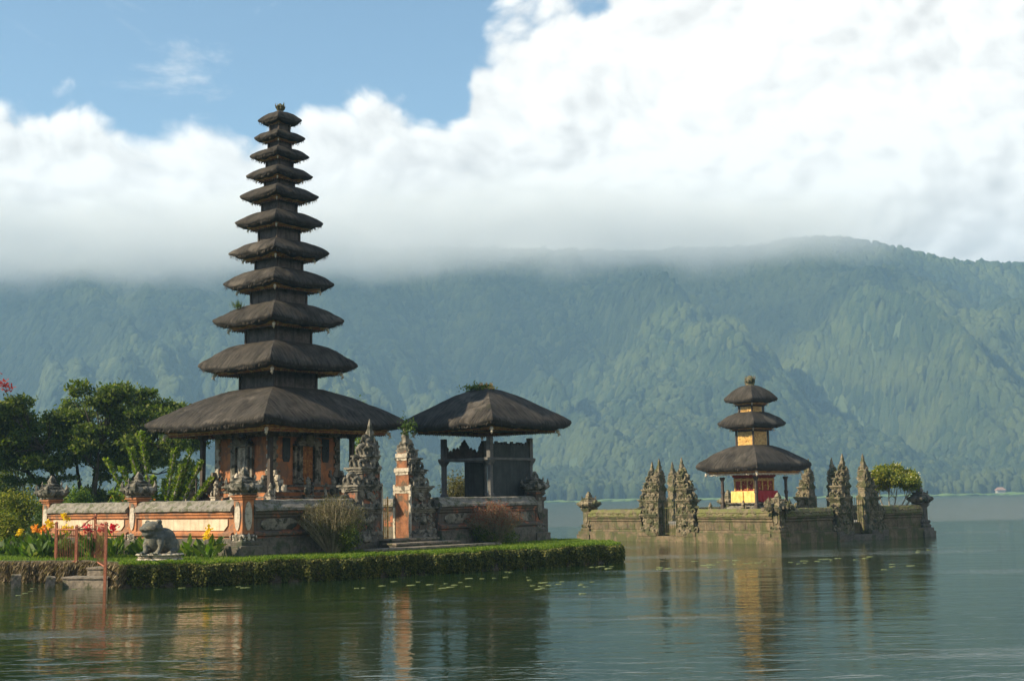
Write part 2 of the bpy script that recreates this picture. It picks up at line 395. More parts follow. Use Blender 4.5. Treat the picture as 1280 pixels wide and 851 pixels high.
# ------------------------------------------------------------------ geometry helper
class G:
    def __init__(s):
        s.v = []
        s.f = []
        s.M = None
        s.uv = None
    def add(s, vs, fs):
        o = len(s.v)
        if s.M is not None:
            vs = [tuple(s.M @ Vector(p)) for p in vs]
        s.v += [tuple(p) for p in vs]
        s.f += [tuple(i + o for i in f) for f in fs]
    def box(s, x0, x1, y0, y1, z0, z1):
        s.add([(x0, y0, z0), (x1, y0, z0), (x1, y1, z0), (x0, y1, z0), (x0, y0, z1), (x1, y0, z1), (x1, y1, z1), (x0, y1, z1)],
              [(0, 3, 2, 1), (4, 5, 6, 7), (0, 1, 5, 4), (1, 2, 6, 5), (2, 3, 7, 6), (3, 0, 4, 7)])
    def sq(s, prof, cx=0, cy=0, cap=True):
        vs, fs = [], []
        for h in prof:
            hx, hy, z = (h[0], h[0], h[1]) if len(h) == 2 else h
            vs += [(cx - hx, cy - hy, z), (cx + hx, cy - hy, z), (cx + hx, cy + hy, z), (cx - hx, cy + hy, z)]
        for k in range(len(prof) - 1):
            a = 4 * k
            for j in range(4):
                fs.append((a + j, a + (j + 1) % 4, a + 4 + (j + 1) % 4, a + 4 + j))
        if cap:
            fs.append((3, 2, 1, 0))
            a = 4 * (len(prof) - 1)
            fs.append((a, a + 1, a + 2, a + 3))
        s.add(vs, fs)
    def lathe(s, prof, cx=0, cy=0, n=10):
        vs, fs = [], []
        for r, z in prof:
            for j in range(n):
                a = 2 * math.pi * j / n
                vs.append((cx + r * math.cos(a), cy + r * math.sin(a), z))
        for k in range(len(prof) - 1):
            for j in range(n):
                fs.append((k * n + j, k * n + (j + 1) % n, (k + 1) * n + (j + 1) % n, (k + 1) * n + j))
        fs.append(tuple(reversed(range(n))))
        fs.append(tuple(range((len(prof) - 1) * n, len(prof) * n)))
        s.add(vs, fs)
    def tube(s, pts, rad, n=6, flat=None):
        pts = [Vector(p) for p in pts]
        vs, fs = [], []
        L = len(pts)
        up = Vector((0.13, 0.21, 0.97)).normalized()
        for i, p in enumerate(pts):
            t = (pts[min(i + 1, L - 1)] - pts[max(i - 1, 0)]).normalized()
            a = t.cross(up)
            if a.length < 0.1:
                a = t.cross(Vector((1, 0, 0)))
            a.normalize()
            b = t.cross(a)
            r = rad[i] if isinstance(rad, (list, tuple)) else rad
            for j in range(n):
                an = 2 * math.pi * j / n
                vs.append(p + a * (r * math.cos(an)) + b * (r * math.sin(an)))
        for i in range(L - 1):
            for j in range(n):
                fs.append((i * n + j, i * n + (j + 1) % n, (i + 1) * n + (j + 1) % n, (i + 1) * n + j))
        fs.append(tuple(reversed(range(n))))
        fs.append(tuple(range((L - 1) * n, L * n)))
        s.add(vs, fs)
    def blob(s, c, r, amp=0.18, sub=2, freq=1.5):
        vs0, fs = ICO[sub]
        rx, ry, rz = (r, r, r) if isinstance(r, (int, float)) else r
        off = Vector((random.random() * 50, random.random() * 50, random.random() * 50))
        vs = []
        for p in vs0:
            k = 1 + amp * 2 * noise.noise(p * freq + off)
            vs.append((c[0] + p.x * rx * k, c[1] + p.y * ry * k, c[2] + p.z * rz * k))
        s.add(vs, fs)
    def prism(s, outline, y0, y1):
        n_ = len(outline)
        vs = [(x, y0, z) for x, z in outline] + [(x, y1, z) for x, z in outline]
        fs = [tuple(range(n_)), tuple(reversed(range(n_, 2 * n_)))]
        for i in range(n_):
            j = (i + 1) % n_
            fs.append((i, i + n_, j + n_, j))
        s.add(vs, fs)
    def curl(s, x, y, z, size, sx=1, th=0.12, ang=0.0):
        """a flame or volute standing in the x-z plane, curling over towards sx"""
        pts, rad = [], []
        for i in range(9):
            t = i / 8
            a = ang + t * 3.9
            rr = size * (0.55 - 0.38 * t)
            cx_, cz_ = x + sx * size * 0.30, z + size * 0.52
            pts.append((cx_ - sx * rr * math.cos(a - 0.9) * (1.0), y, cz_ + rr * math.sin(a - 0.9)))
            rad.append(th * size * (1.5 - 1.05 * t))
        s.tube(pts, rad, 6)
    def horn(s, p, d, h, r, out=0.5):
        p = Vector(p)
        d = Vector(d)
        pts = [p, p + d * (out * h * 0.6) + Vector((0, 0, h * 0.25)), p + d * (out * h) + Vector((0, 0, h * 0.6)), p + d * (out * h * 0.85) + Vector((0, 0, h))]
        s.tube(pts, [r, r * 1.1, r * 0.7, r * 0.12], 5)
    def build(s, name, mat, parent=None, smooth=False, rough=0.0, seg=0.3, freq=2.5, loc=None, rz=0):
        me = bpy.data.meshes.new(name)
        me.from_pydata(s.v, [], s.f)
        me.update()
        if rough:
            bm = bmesh.new()
            bm.from_mesh(me)
            for _ in range(4):
                es = [e for e in bm.edges if e.calc_length() > seg]
                if not es or len(bm.verts) > 60000:
                    break
                bmesh.ops.subdivide_edges(bm, edges=es, cuts=1, use_grid_fill=True)
            for v_ in bm.verts:
                d = noise.noise_vector(v_.co * freq) + 0.5 * noise.noise_vector(v_.co * freq * 2.7)
                v_.co += d * rough
            bm.to_mesh(me)
            bm.free()
        if smooth:
            me.polygons.foreach_set('use_smooth', [True] * len(me.polygons))
        o = bpy.data.objects.new(name, me)
        me.materials.append(mat if not isinstance(mat, str) else M[mat])
        COL.objects.link(o)
        if parent is not None:
            o.parent = parent
        if loc is not None:
            o.location = loc
        o.rotation_euler.z = rz
        return o

ICO = {}
for k in (1, 2, 3):
    bm = bmesh.new()
    bmesh.ops.create_icosphere(bm, subdivisions=k, radius=1)
    bm.verts.ensure_lookup_table()
    ICO[k] = ([v_.co.copy() for v_ in bm.verts], [tuple(v_.index for v_ in f.verts) for f in bm.faces])
    bm.free()

def np_mesh(name, verts, faces, mat, parent=None, smooth=False):
    """verts (n,3) and faces (m,k) arrays -> one mesh object"""
    me = bpy.data.meshes.new(name)
    verts = np.ascontiguousarray(verts, dtype=np.float32)
    faces = np.ascontiguousarray(faces, dtype=np.int32)
    me.vertices.add(len(verts))
    me.vertices.foreach_set('co', verts.ravel())
    k = faces.shape[1]
    me.loops.add(faces.size)
    me.loops.foreach_set('vertex_index', faces.ravel())
    me.polygons.add(len(faces))
    me.polygons.foreach_set('loop_start', np.arange(0, faces.size, k, dtype=np.int32))
    if smooth:
        me.polygons.foreach_set('use_smooth', np.ones(len(faces), dtype=bool))
    me.update()
    me.validate()
    me.materials.append(M[mat])
    o = bpy.data.objects.new(name, me)
    COL.objects.link(o)
    if parent is not None:
        o.parent = parent
    return o

def leaf_arrays(P, size, up=0.3, aspect=0.55, jitter=0.4, axis=None):
    """one bent quad per point"""
    P = np.asarray(P, float)
    n_ = len(P)
    d = rng.normal(size=(n_, 3)) if axis is None else np.asarray(axis, float) + rng.normal(size=(n_, 3)) * 0.25
    if axis is None:
        d[:, 2] -= 0.2
    d /= np.linalg.norm(d, axis=1)[:, None]
    nn = rng.normal(size=(n_, 3)) + np.array([0, 0, up * 3])
    sd_ = np.cross(d, nn)
    sd_ /= np.linalg.norm(sd_, axis=1)[:, None] + 1e-9
    L = size * (1 + jitter * rng.uniform(-1, 1, n_))[:, None]
    W = L * aspect * 0.5
    V = np.stack([P, P + d * L * 0.5 + sd_ * W, P + d * L, P + d * L * 0.5 - sd_ * W], 1).reshape(-1, 3)
    Fc = np.arange(4 * n_).reshape(-1, 4)
    return V, Fc

def cat(arrs):
    vs, fs, o = [], [], 0
    for v_, f_ in arrs:
        vs.append(v_)
        fs.append(f_ + o)
        o += len(v_)
    return np.concatenate(vs), np.concatenate(fs)

def empty(name, loc, rz=0.0):
    o = bpy.data.objects.new(name, None)
    o.location = loc
    o.rotation_euler.z = rz
    o.empty_display_size = 0.3
    COL.objects.link(o)
    return o

def tag(o, label=None, category=None, group=None, kind=None):
    if label:
        o['label'] = label
    if category:
        o['category'] = category
    if group:
        o['group'] = group
    if kind:
        o['kind'] = kind
    return o

def copy_tree(o, parent=None):
    c = o.copy()
    COL.objects.link(c)
    c.parent = parent
    for ch in list(o.children):
        copy_tree(ch, c)
    return c

def duv(th):
    return Vector((math.cos(th), math.sin(th), 0)), Vector((-math.sin(th), math.cos(th), 0))

# ------------------------------------------------------------------ the setting: hills, forest, far shore, lake
RIDGE_X = np.array([-1500, -1000, -700, -500, -350, -200, -60, 60, 200, 330, 420, 470, 520, 560, 620, 700, 900, 1500])
RIDGE_H = np.array([348, 348, 350, 350, 350, 348, 345, 340, 337, 342, 354, 352, 342, 328, 316, 308, 290, 250]) * 1.0
def fbm2(x, y, sc, oct_=5, seed=0, ridged=False):
    r = np.random.default_rng(seed)
    tot = np.zeros_like(x, dtype=float)
    a, norm = 1.0, 0.0
    for o_ in range(oct_):
        tab = r.random((64, 64))
        X, Y = x / sc * 2 ** o_ + 13.7 * o_, y / sc * 2 ** o_ + 7.1 * o_
        xi, yi = np.floor(X).astype(int), np.floor(Y).astype(int)
        fx, fy = X - xi, Y - yi
        fx, fy = fx * fx * (3 - 2 * fx), fy * fy * (3 - 2 * fy)
        g = lambda i, j: tab[(xi + i) % 64, (yi + j) % 64]
        val = (g(0, 0) * (1 - fx) + g(1, 0) * fx) * (1 - fy) + (g(0, 1) * (1 - fx) + g(1, 1) * fx) * fy
        if ridged:
            val = 1 - abs(2 * val - 1)
        tot += a * val
        norm += a
        a *= 0.5
    return tot / norm
Y_SHORE = 885.0
def yridge(x):
    return 1450 - 0.12 * x
def hill_z(x, y):
    t = (y - (Y_SHORE + 50)) / (yridge(x) - (Y_SHORE + 50))
    tc_ = np.clip(t, 0, 1)
    H = np.interp(x * 1750 / yridge(x) , RIDGE_X, RIDGE_H) * yridge(x) / 1750
    z = H * (0.30 * tc_ + 0.70 * tc_ ** 1.55)
    sp_ = fbm2(x + 0.45 * (y - 900), y * 0.28, 190, 4, 3, True)
    z += (sp_ - 0.72) * 430 * np.sin(np.pi * np.clip(tc_, 0, 1)) ** 0.8 * (1 - tc_ ** 2.2) * np.clip(tc_ * 2.5, 0, 1)
    z += (fbm2(x, y, 80, 4, 5, True) - 0.6) * 60 * np.clip(tc_ * 4, 0, 1) * (1 - 0.85 * tc_ ** 3)
    z = np.where(t > 1, H - (t - 1) * 260, z)
    flat = np.clip((y - Y_SHORE) / 50, 0, 1)
    return z + 1.6 * flat - 0.4 + np.where(y < Y_SHORE, -1.0, 0)
nx, ny = 300, 150
gx = np.linspace(-1500, 1500, nx)
gy = np.concatenate([[Y_SHORE - 12, Y_SHORE], np.linspace(Y_SHORE + 12, 1720, ny - 2)])
GX, GY = np.meshgrid(gx, gy, indexing='ij')
GZ = hill_z(GX, GY + 6 * np.sin(GX / 37.0) * np.exp(-(GY - Y_SHORE) / 60))
idx = np.arange(nx * ny).reshape(nx, ny)
quads = np.stack([idx[:-1, :-1], idx[1:, :-1], idx[1:, 1:], idx[:-1, 1:]], -1).reshape(-1, 4)
hills = np_mesh('hills', np.stack([GX, GY, GZ], -1).reshape(-1, 3), quads, 'hill', smooth=True)
tag(hills, kind='structure')

# forest crowns as noisy domes following the slope
def forest(name, X, Y, rad, hgt, mat, seed=1, lift=0.35, shear=False):
    r = np.random.default_rng(seed)
    base, fcs = ICO[2]
    base = np.array([tuple(p) for p in base])
    fcs = np.array(fcs)
    keep = [f for f in fcs if base[f][:, 2].mean() > -0.45]
    fcs = np.array(keep)
    nv, n_ = len(base), len(X)
    Z = hill_z(X, Y)
    varr = []
    for k in range(10):
        off = Vector((k * 7.3, k * 3.1, 5))
        varr.append(np.array([base[i] * (1 + 0.75 * noise.noise(Vector(base[i]) * 1.6 + off) + 0.5 * noise.noise(Vector(base[i]) * 4.1 + off)) for i in range(nv)]))
    varr = np.array(varr)[r.integers(0, 10, n_)]
    an = r.uniform(0, 6.28, n_)
    ca, sa = np.cos(an)[:, None], np.sin(an)[:, None]
    vx = (varr[..., 0] * ca - varr[..., 1] * sa) * rad[:, None] + X[:, None]
    vy = (varr[..., 0] * sa + varr[..., 1] * ca) * rad[:, None] + Y[:, None]
    vz = varr[..., 2] * hgt[:, None] + (Z + hgt * lift)[:, None]
    if shear:
        gx_ = (hill_z(X + 6, Y) - hill_z(X - 6, Y)) / 12
        gy_ = (hill_z(X, Y + 6) - hill_z(X, Y - 6)) / 12
        vz += gx_[:, None] * (vx - X[:, None]) + gy_[:, None] * (vy - Y[:, None])
    V = np.stack([vx, vy, vz], -1).reshape(-1, 3)
    Fc = (fcs[None] + (np.arange(n_) * nv)[:, None, None]).reshape(-1, 3)
    return np_mesh(name, V, Fc, mat, smooth=True)

fr = np.random.default_rng(5)
n_try = 90000
FY = Y_SHORE + 45 + (yridge(0) + 40 - Y_SHORE) * fr.random(n_try) ** 0.9
FX = fr.uniform(-1, 1, n_try) * FY * 0.455
ok = FY < yridge(FX) + 15
FX, FY = FX[ok], FY[ok]
dens = fbm2(FX, FY, 70, 3, 9)
rad = (1.9 + 2.7 * fr.random(len(FX)) ** 2.2) * (0.8 + 0.5 * dens) * np.interp(FY, [930, 1100, 1500], [0.8, 1.0, 1.2])
hgt = rad * fr.uniform(0.65, 1.2, len(FX))
fo = forest('forest', FX, FY, rad, hgt, 'forest', 2, 0.15, True)
tag(fo, 'dense green jungle covering the steep slopes across the lake', 'forest', kind='stuff')
# tree belt on the far shore
n2 = 1500
SX = fr.uniform(-450, 450, n2)
SY = Y_SHORE + 24 + 40 * fr.random(n2) + 6 * np.sin(SX / 23)
hh = 4 + 7 * fbm2(SX, SY * 0.2, 28, 3, 4) * fr.uniform(0.6, 1.3, n2)
fo2 = forest('shore_trees', SX, SY, hh * fr.uniform(0.35, 0.6, n2), hh, 'forest', 6, 0.6)
tag(fo2, 'belt of low trees and palms lining the far shore of the lake', 'tree belt', kind='stuff')
g = G()
for i in range(120):
    x0 = -480 + i * 8
    y0 = Y_SHORE - 3 + 3.5 * math.sin(i * 0.7) + random.uniform(-1, 1)
    g.blob((x0, y0 + 6, 0.0), (9, 7, random.uniform(0.9, 1.9)), 0.3)
tag(g.build('shore_reeds', 'reed', smooth=True), 'bright green strip of reeds along the far waterline', 'reeds', kind='stuff')
# a few far houses on the right
for k, (hx, hy, s_, col_) in enumerate([(342, 908, 0.7, 'tile'), (352, 925, 0.8, 'tile'), (364, 906, 0.6, 'farwall')]):
    e = empty('far_house', (hx, hy, 1.0))
    tag(e, ['red roofed lakeside house on the far right shore', 'larger red roofed house set back on the far right shore', 'pale roofed house at the right end of the far shore',
            'tiny white hut at the waterline of the far shore'][k], 'house', 'houses on the far shore')
    a = G()
    a.box(-4 * s_, 4 * s_, -3 * s_, 3 * s_, 0, 3.4 * s_)
    a.build('wall', 'farwall', e)
    a = G()
    a.add([(-5 * s_, -4 * s_, 3.4 * s_), (5 * s_, -4 * s_, 3.4 * s_), (5 * s_, 4 * s_, 3.4 * s_), (-5 * s_, 4 * s_, 3.4 * s_), (-2.5 * s_, 0, 6.4 * s_), (2.5 * s_, 0, 6.4 * s_)],
          [(0, 1, 5, 4), (1, 2, 5), (2, 3, 4, 5), (3, 0, 4), (3, 2, 1, 0)])
    a.build('roof', col_, e)

g = G()
g.add([(-2400, -35, 0), (2400, -35, 0), (2400, 895, 0), (-2400, 895, 0)], [(0, 1, 2, 3)])
tag(g.build('lake_water', 'water'), kind='structure')

# haze
g = G()
g.box(-2450, 2450, -140, 1760, -1.5, 345)
m = bpy.data.materials.new('haze')
m.use_nodes = True
m.node_tree.nodes.clear()
hn = N(m.node_tree)
ho = hn.new('ShaderNodeOutputMaterial')
pv = hn.new('ShaderNodeVolumePrincipled')
pv.inputs['Color'].default_value = (0.35, 0.60, 0.84, 1)
pv.inputs['Density'].default_value = 0.00038
pv.inputs['Anisotropy'].default_value = 0.0
hn.link(pv.outputs[0], ho.inputs['Volume'])
hz = g.build('haze', m)
g = G()
g.box(-1400, 480, 1180, 1720, 215, 330)
m = bpy.data.materials.new('mist')
m.use_nodes = True
m.node_tree.nodes.clear()
hn = N(m.node_tree)
ho = hn.new('ShaderNodeOutputMaterial')
mco = hn.new('ShaderNodeTexCoord').outputs['Object']
ms_ = hn.new('ShaderNodeSeparateXYZ')
hn.link(mco, ms_.inputs[0])
mnz = hn.noise(hn.vmul(mco, (1, 0.7, 1.6)), 0.0085, 5, 0.6)
hh_ = hn.math('ADD', ms_.outputs[2], hn.math('MULTIPLY', hn.math('SUBTRACT', mnz, 0.5), 85))
dm = hn.math('MULTIPLY', hn.math('MULTIPLY', hn.map(hh_, 228, 278, 0, 1, True), hn.map(hh_, 292, 318, 1, 0, True)), hn.map(ms_.outputs[0], 230, 460, 1, 0, True))
pv = hn.new('ShaderNodeVolumePrincipled')
pv.inputs['Color'].default_value = (0.95, 0.98, 1.0, 1)
hn.link(hn.math('MULTIPLY', dm, 0.014), pv.inputs['Density'])
hn.link(pv.outputs[0], ho.inputs['Volume'])
tag(g.build('mist', m), 'white cloud mist veiling the mountain ridge', 'mist', kind='stuff')
# unseen trees and ground added behind the camera to cut low sky light
g = G()
g.add([(-150, -130, 0.4), (150, -130, 0.4), (150, -8, 0.4), (60, -5, 0.4), (-60, -5, 0.4), (-150, -8, 0.4)], [(0, 1, 2, 3, 4, 5)])
g.add([(-150, -8, 0.4), (-60, -5, 0.4), (60, -5, 0.4), (150, -8, 0.4), (150, -7, -0.3), (60, -4, -0.3), (-60, -4, -0.3), (-150, -7, -0.3)], [(1, 0, 7, 6), (2, 1, 6, 5), (3, 2, 5, 4)])
tag(g.build('unseen_near_shore', 'lawn'), kind='structure')
wr = np.random.default_rng(8)
n3 = 900
wx, wy = wr.uniform(-110, 120, n3), -wr.uniform(16, 60, n3)
wz = wr.uniform(0.5, 1, n3) * (10 + 10 * (-wy / 60)) * wr.uniform(0.7, 1.15, n3)
g = G()
for x, y, z in zip(wx, wy, wz):
    g.blob((x, y, z), (3.2, 3.0, 2.6), 0.35, 1)
for k in range(60):
    x, y = random.uniform(-110, 120), -random.uniform(18, 55)
    g.tube([(x, y, 0.2), (x + 0.4, y, 7), (x, y + 0.5, 13)], [0.45, 0.35, 0.12], 6)
tag(g.build('sky_blocker_trees', 'forest', smooth=True), 'dark unseen tree mass added behind the viewer to block low sky light', 'sky_blocker_trees', kind='stuff')
tag(hz, 'blue morning haze over the lake', 'haze', kind='stuff')
# ------------------------------------------------------------------ the garden island
FRONT = [(-60, 41.5), (-24, 40.2), (-16.4, 39.2), (-14.2, 38.5), (-12.9, 38.0), (-12.0, 37.3), (-11.35, 36.3), (-10.6, 34.7), (-8.6, 35.35), (-5.5, 37.0), (-2.1, 39.7), (1.45, 42.5), (3.45, 44.2),
         (3.75, 44.9), (3.5, 46.4), (2.4, 49.5), (1.5, 52.5), (0.9, 58), (-3, 70)]
BACK = [(-25, 84), (-60, 92)]
LZ = 0.62
def inset(poly, d):
    out_ = []
    for i, p in enumerate(poly):
        a = Vector(poly[max(i - 1, 0)])
        b = Vector(poly[min(i + 1, len(poly) - 1)])
        t = (b - a).normalized()
        out_.append((p[0] - t.y * d, p[1] + t.x * d))
    return out_
TOPE = inset(FRONT, 0.34)
poly = TOPE + BACK
bm = bmesh.new()
f = bm.faces.new([bm.verts.new((x, y, LZ)) for x, y in poly])
bmesh.ops.triangulate(bm, faces=[f])
me = bpy.data.meshes.new('lawn')
bm.to_mesh(me)
bm.free()
me.materials.append(M['lawn'])
lawn = bpy.data.objects.new('lawn', me)
COL.objects.link(lawn)
tag(lawn, kind='structure')
g = G()
rows = [inset(FRONT, 0.20), inset(FRONT, 0.10), inset(FRONT, 0.22), TOPE]
zs = [-0.5, 0.05, 0.42, LZ]
nf = len(FRONT)
for k in range(3):
    for i in range(nf - 1):
        g.add([(*rows[k][i], zs[k]), (*rows[k][i + 1], zs[k]), (*rows[k + 1][i + 1], zs[k + 1]), (*rows[k + 1][i], zs[k + 1])], [(0, 1, 2, 3)])
tag(g.build('bank', 'earth', rough=0.05, seg=0.35), kind='structure')

def along(polyline, s):
    """points and inward normals at arclength fractions s of a polyline"""
    P = np.array(polyline)
    seg_ = np.diff(P, axis=0)
    L = np.hypot(seg_[:, 0], seg_[:, 1])
    c = np.concatenate([[0], np.cumsum(L)])
    q = s * c[-1]
    i = np.clip(np.searchsorted(c, q, side='right') - 1, 0, len(L) - 1)
    f_ = (q - c[i]) / L[i]
    pt = P[i] + seg_[i] * f_[:, None]
    t = seg_[i] / L[i][:, None]
    return pt, np.stack([-t[:, 1], t[:, 0]], 1), c[-1]

def strip(polyline, n_, zfun, outfun):
    s_ = rng.random(n_)
    pt, nn, L = along(polyline, s_)
    h = rng.random(n_)
    o_ = outfun(h, s_ * L)
    z_ = zfun(h, s_ * L)
    return np.stack([pt[:, 0] + nn[:, 0] * o_, pt[:, 1] + nn[:, 1] * o_, z_], 1), nn

# trimmed creeper hedge hanging over the bank from the steps to the far end
HL = FRONT[7:16]
wav = lambda q: 0.07 * np.sin(q * 1.7) + 0.05 * np.sin(q * 4.3 + 1) + 0.05 * np.sin(q * 9.7 + 2 * np.sin(q)) + 0.02 * np.sin(q * 23.0 + 3 * np.sin(q * 2))
P_, nn = strip(HL, 52000, lambda h, q: 0.02 + 0.61 * h + wav(q) * 0.35 * h, lambda h, q: 0.02 + 0.16 * (h - 0.5) ** 2 + 0.10 * rng.random(len(h)) + wav(q) * 0.8 + 0.12 * np.clip(h - 0.8, 0, 1))
ax = np.stack([-nn[:, 0], -nn[:, 1], np.full(len(nn), -0.7)], 1)
A = [leaf_arrays(P_, 0.062, 0.2, 0.7, axis=ax)]
P_, nn = strip(HL, 22000, lambda h, q: 0.595 + 0.06 * rng.random(len(h)) + wav(q) * 0.3, lambda h, q: 0.10 + 0.75 * h)
ax = np.stack([-nn[:, 0] * 0.3, -nn[:, 1] * 0.3, np.full(len(nn), 0.8)], 1)
A2 = [leaf_arrays(P_, 0.060, 0.2, 0.5, axis=ax)]
hd = np_mesh('hedge', *cat(A), 'hedge')
tag(hd, 'low dark green creeper hedge hanging over the bank down to the water', 'hedge', kind='stuff')
ht = np_mesh('hedge_top_grass', *cat(A2), 'grass')
tag(ht, 'bright sunlit grass fringe along the top of the waterside hedge', 'grass', kind='stuff')
# rough bank at the left
LB = FRONT[1:8]
P_, nn = strip(LB, 26000, lambda h, q: 0.05 + 0.60 * h, lambda h, q: 0.02 + 0.2 * (h - 0.4) ** 2 + 0.16 * rng.random(len(h)) + wav(q) * 1.2)
ax = np.stack([-nn[:, 0] * 0.6, -nn[:, 1] * 0.6, np.full(len(nn), -1.0)], 1)
tag(np_mesh('dry_bank_grass', *leaf_arrays(P_, 0.16, 0.1, 0.16, axis=ax), 'drygrass'), 'dry brown grass and roots hanging down the bank at the left', 'dry grass', kind='stuff')

# lawn blades on the open ground in front of and left of the walls
TH = R(50)
U1, V1 = duv(TH)
NC = Vector((-8.15, 38.56, 0))
def inpoly(x, y, pl):
    c = np.zeros(len(x), bool)
    n_ = len(pl)
    for i in range(n_):
        x1, y1 = pl[i]
        x2, y2 = pl[(i + 1) % n_]
        cond = ((y1 > y) != (y2 > y)) & (x < (x2 - x1) * (y - y1) / (y2 - y1 + 1e-12) + x1)
        c ^= cond
    return c
bx = rng.uniform(-26, 5, 260000)
by = rng.uniform(34, 52, 260000)
k_ = inpoly(bx, by, inset(poly, 0.1))
rx_, ry_ = bx - NC.x, by - NC.y
lu, lv = rx_ * U1.x + ry_ * U1.y, rx_ * V1.x + ry_ * V1.y
k_ &= ~((lu > -0.1) & (lv > -0.1) & (lu < 14.2) & (lv < 10.8))
k_ &= np.abs(bx) / by < 0.44
bx, by = bx[k_][:75000], by[k_][:75000]
P_ = np.stack([bx, by, np.full(len(bx), LZ - 0.01)], 1)
V_, F_ = leaf_arrays(P_, 0.085, 0.0, 0.22, axis=np.tile([0, 0, 1.0], (len(bx), 1)))
tag(np_mesh('lawn_grass', V_, F_, 'grass'), 'short green lawn grass around the temple walls', 'grass', kind='stuff')

# ------------------------------------------------------------------ thatched roofs
def roof_piece(name, side, ze, zt, neck, frame, expo=1.5, upturn=0.12, thick=0.22, parent=None, mat='thatch', seed=0):
    """square hipped thatch; ze = eave corner height, zt = height where the thatch meets the neck, frame = half size of the beam ring"""
    K = 20
    Rr = side / 2
    nr = 11
    ring = []
    for sdn in range(4):
        for j in range(K):
            s_ = -1 + 2 * j / K
            ring.append((sdn, s_))
    nR = len(ring)
    off = Vector((seed * 3.7, seed * 1.9, 0))
    vs, uvs = [], []
    def pos(sdn, s_, r, z):
        c_ = 1 - 0.012 * abs(s_) ** 10
        x, y = s_ * r, -r
        x, y = x * c_, y * c_
        a = sdn * math.pi / 2
        return Vector((x * math.cos(a) - y * math.sin(a), x * math.sin(a) + y * math.cos(a), z))
    lev = []
    for i in range(nr + 1):
        t = i / nr
        r = neck * 0.97 + (Rr - neck * 0.97) * (t ** 0.92)
        z = zt + (ze - 0.5 * upturn * 0 - zt) * t ** expo
        lev.append((r, z, t, 0))
    lev.append((Rr + 0.004 * side, ze - thick * 0.30, 1.0, 1))
    lev.append((Rr - 0.10 * (Rr - frame), ze - thick * 0.62, 1.0, 1))
    lev.append((Rr - 0.50 * (Rr - frame), ze - thick * 0.95, 0.9, 1))
    lev.append((frame - 0.05, ze - thick * 1.1, 0.7, 1))
    lev.append((neck * 0.7, ze - thick * 0.6, 0.3, 1))
    for r, z, t, und in lev:
        for sdn, s_ in ring:
            zz = z + upturn * (abs(s_) ** 3.0 - 1.0) * t * t
            p = pos(sdn, s_, r, zz)
            dn = noise.noise(p * 1.6 + off) * 0.055 + noise.noise(p * 5.0 + off) * 0.028
            dn += noise.noise(Vector((s_ * r * 3.2 + sdn * 17, t * 1.3, seed))) * 0.045
            p.z += dn * (1.0 if side > 2.4 else 0.7) * (0.25 + t)
            if t > 0.9:
                q = noise.noise(p * 7 + off) * 0.035
                p.x += q
                p.y += q
            vs.append(p)
            uvs.append((s_ * r + sdn * 9.3, t * (Rr - neck) * 1.2))
    fs, fuv = [], []
    for k in range(len(lev) - 1):
        for j in range(nR):
            a, b = k * nR + j, k * nR + (j + 1) % nR
            c_, d_ = (k + 1) * nR + (j + 1) % nR, (k + 1) * nR + j
            fs.append((a, b, c_, d_))
            def uvn(ix, last):
                r = lev[ix // nR][0]
                return ((r if last else ring[ix % nR][1] * r) + ring[j][0] * 9.3, uvs[ix][1])
            last = ring[(j + 1) % nR][0] != ring[j][0]
            fuv += [uvn(a, False), uvn(b, last), uvn(c_, last), uvn(d_, False)]
    nmain = len(fs)
    cutstart = (nr + 1) * nR
    # straw fringe on the rim
    per = int(side * 4 * 34)
    fr_v, fr_f = [], []
    for _ in range(per):
        sdn = random.randrange(4)
        s_ = random.uniform(-1, 1)
        zz = ze - thick * random.uniform(0.25, 0.7) + upturn * (abs(s_) ** 3 - 1)
        p = pos(sdn, s_, Rr - 0.02 - random.random() * 0.06, zz)
        q = pos(sdn, s_, Rr + random.uniform(-0.05, 0.03), zz - random.uniform(0.04, 0.13))
        tx = (pos(sdn, s_ + 0.01, Rr, 0) - pos(sdn, s_, Rr, 0)).normalized() * random.uniform(0.008, 0.02)
        b_ = len(vs) + len(fr_v)
        fr_v += [p - tx, p + tx, q]
        fr_f.append((b_, b_ + 1, b_ + 2))
    # stray straws lying on the slope
    for _ in range(int(side * side * 38)):
        sdn = random.randrange(4)
        s_ = random.uniform(-0.98, 0.98)
        t = random.uniform(0.05, 0.97)
        r = neck + (Rr - neck) * t ** 0.92
        z = zt + (ze - zt) * t ** expo + upturn * (abs(s_) ** 3 - 1) * t * t + 0.012
        r2 = r + random.uniform(0.1, 0.25)
        t2 = min(1.02, ((r2 - neck) / (Rr - neck)) ** (1 / 0.92))
        z2 = zt + (ze - zt) * t2 ** expo + upturn * (abs(s_) ** 3 - 1) * t2 * t2 + random.uniform(0.02, 0.05)
        p, q = pos(sdn, s_, r, z), pos(sdn, s_ * r / r2, r2, z2)
        tx = (pos(sdn, s_ + 0.01, Rr, 0) - pos(sdn, s_, Rr, 0)).normalized() * 0.012
        b_ = len(vs) + len(fr_v)
        fr_v += [p - tx, p + tx, q]
        fr_f.append((b_, b_ + 1, b_ + 2))
    me = bpy.data.meshes.new(name)
    me.from_pydata([tuple(p) for p in vs + fr_v], [], fs + fr_f)
    me.update()
    ul = me.uv_layers.new(name='UVMap')
    flat = fuv + [(0.5, 0.5)] * (3 * len(fr_f))
    ul.data.foreach_set('uv', np.array(flat, dtype=np.float32).ravel())
    at_ = me.attributes.new('sharp_edge', 'BOOLEAN', 'EDGE')
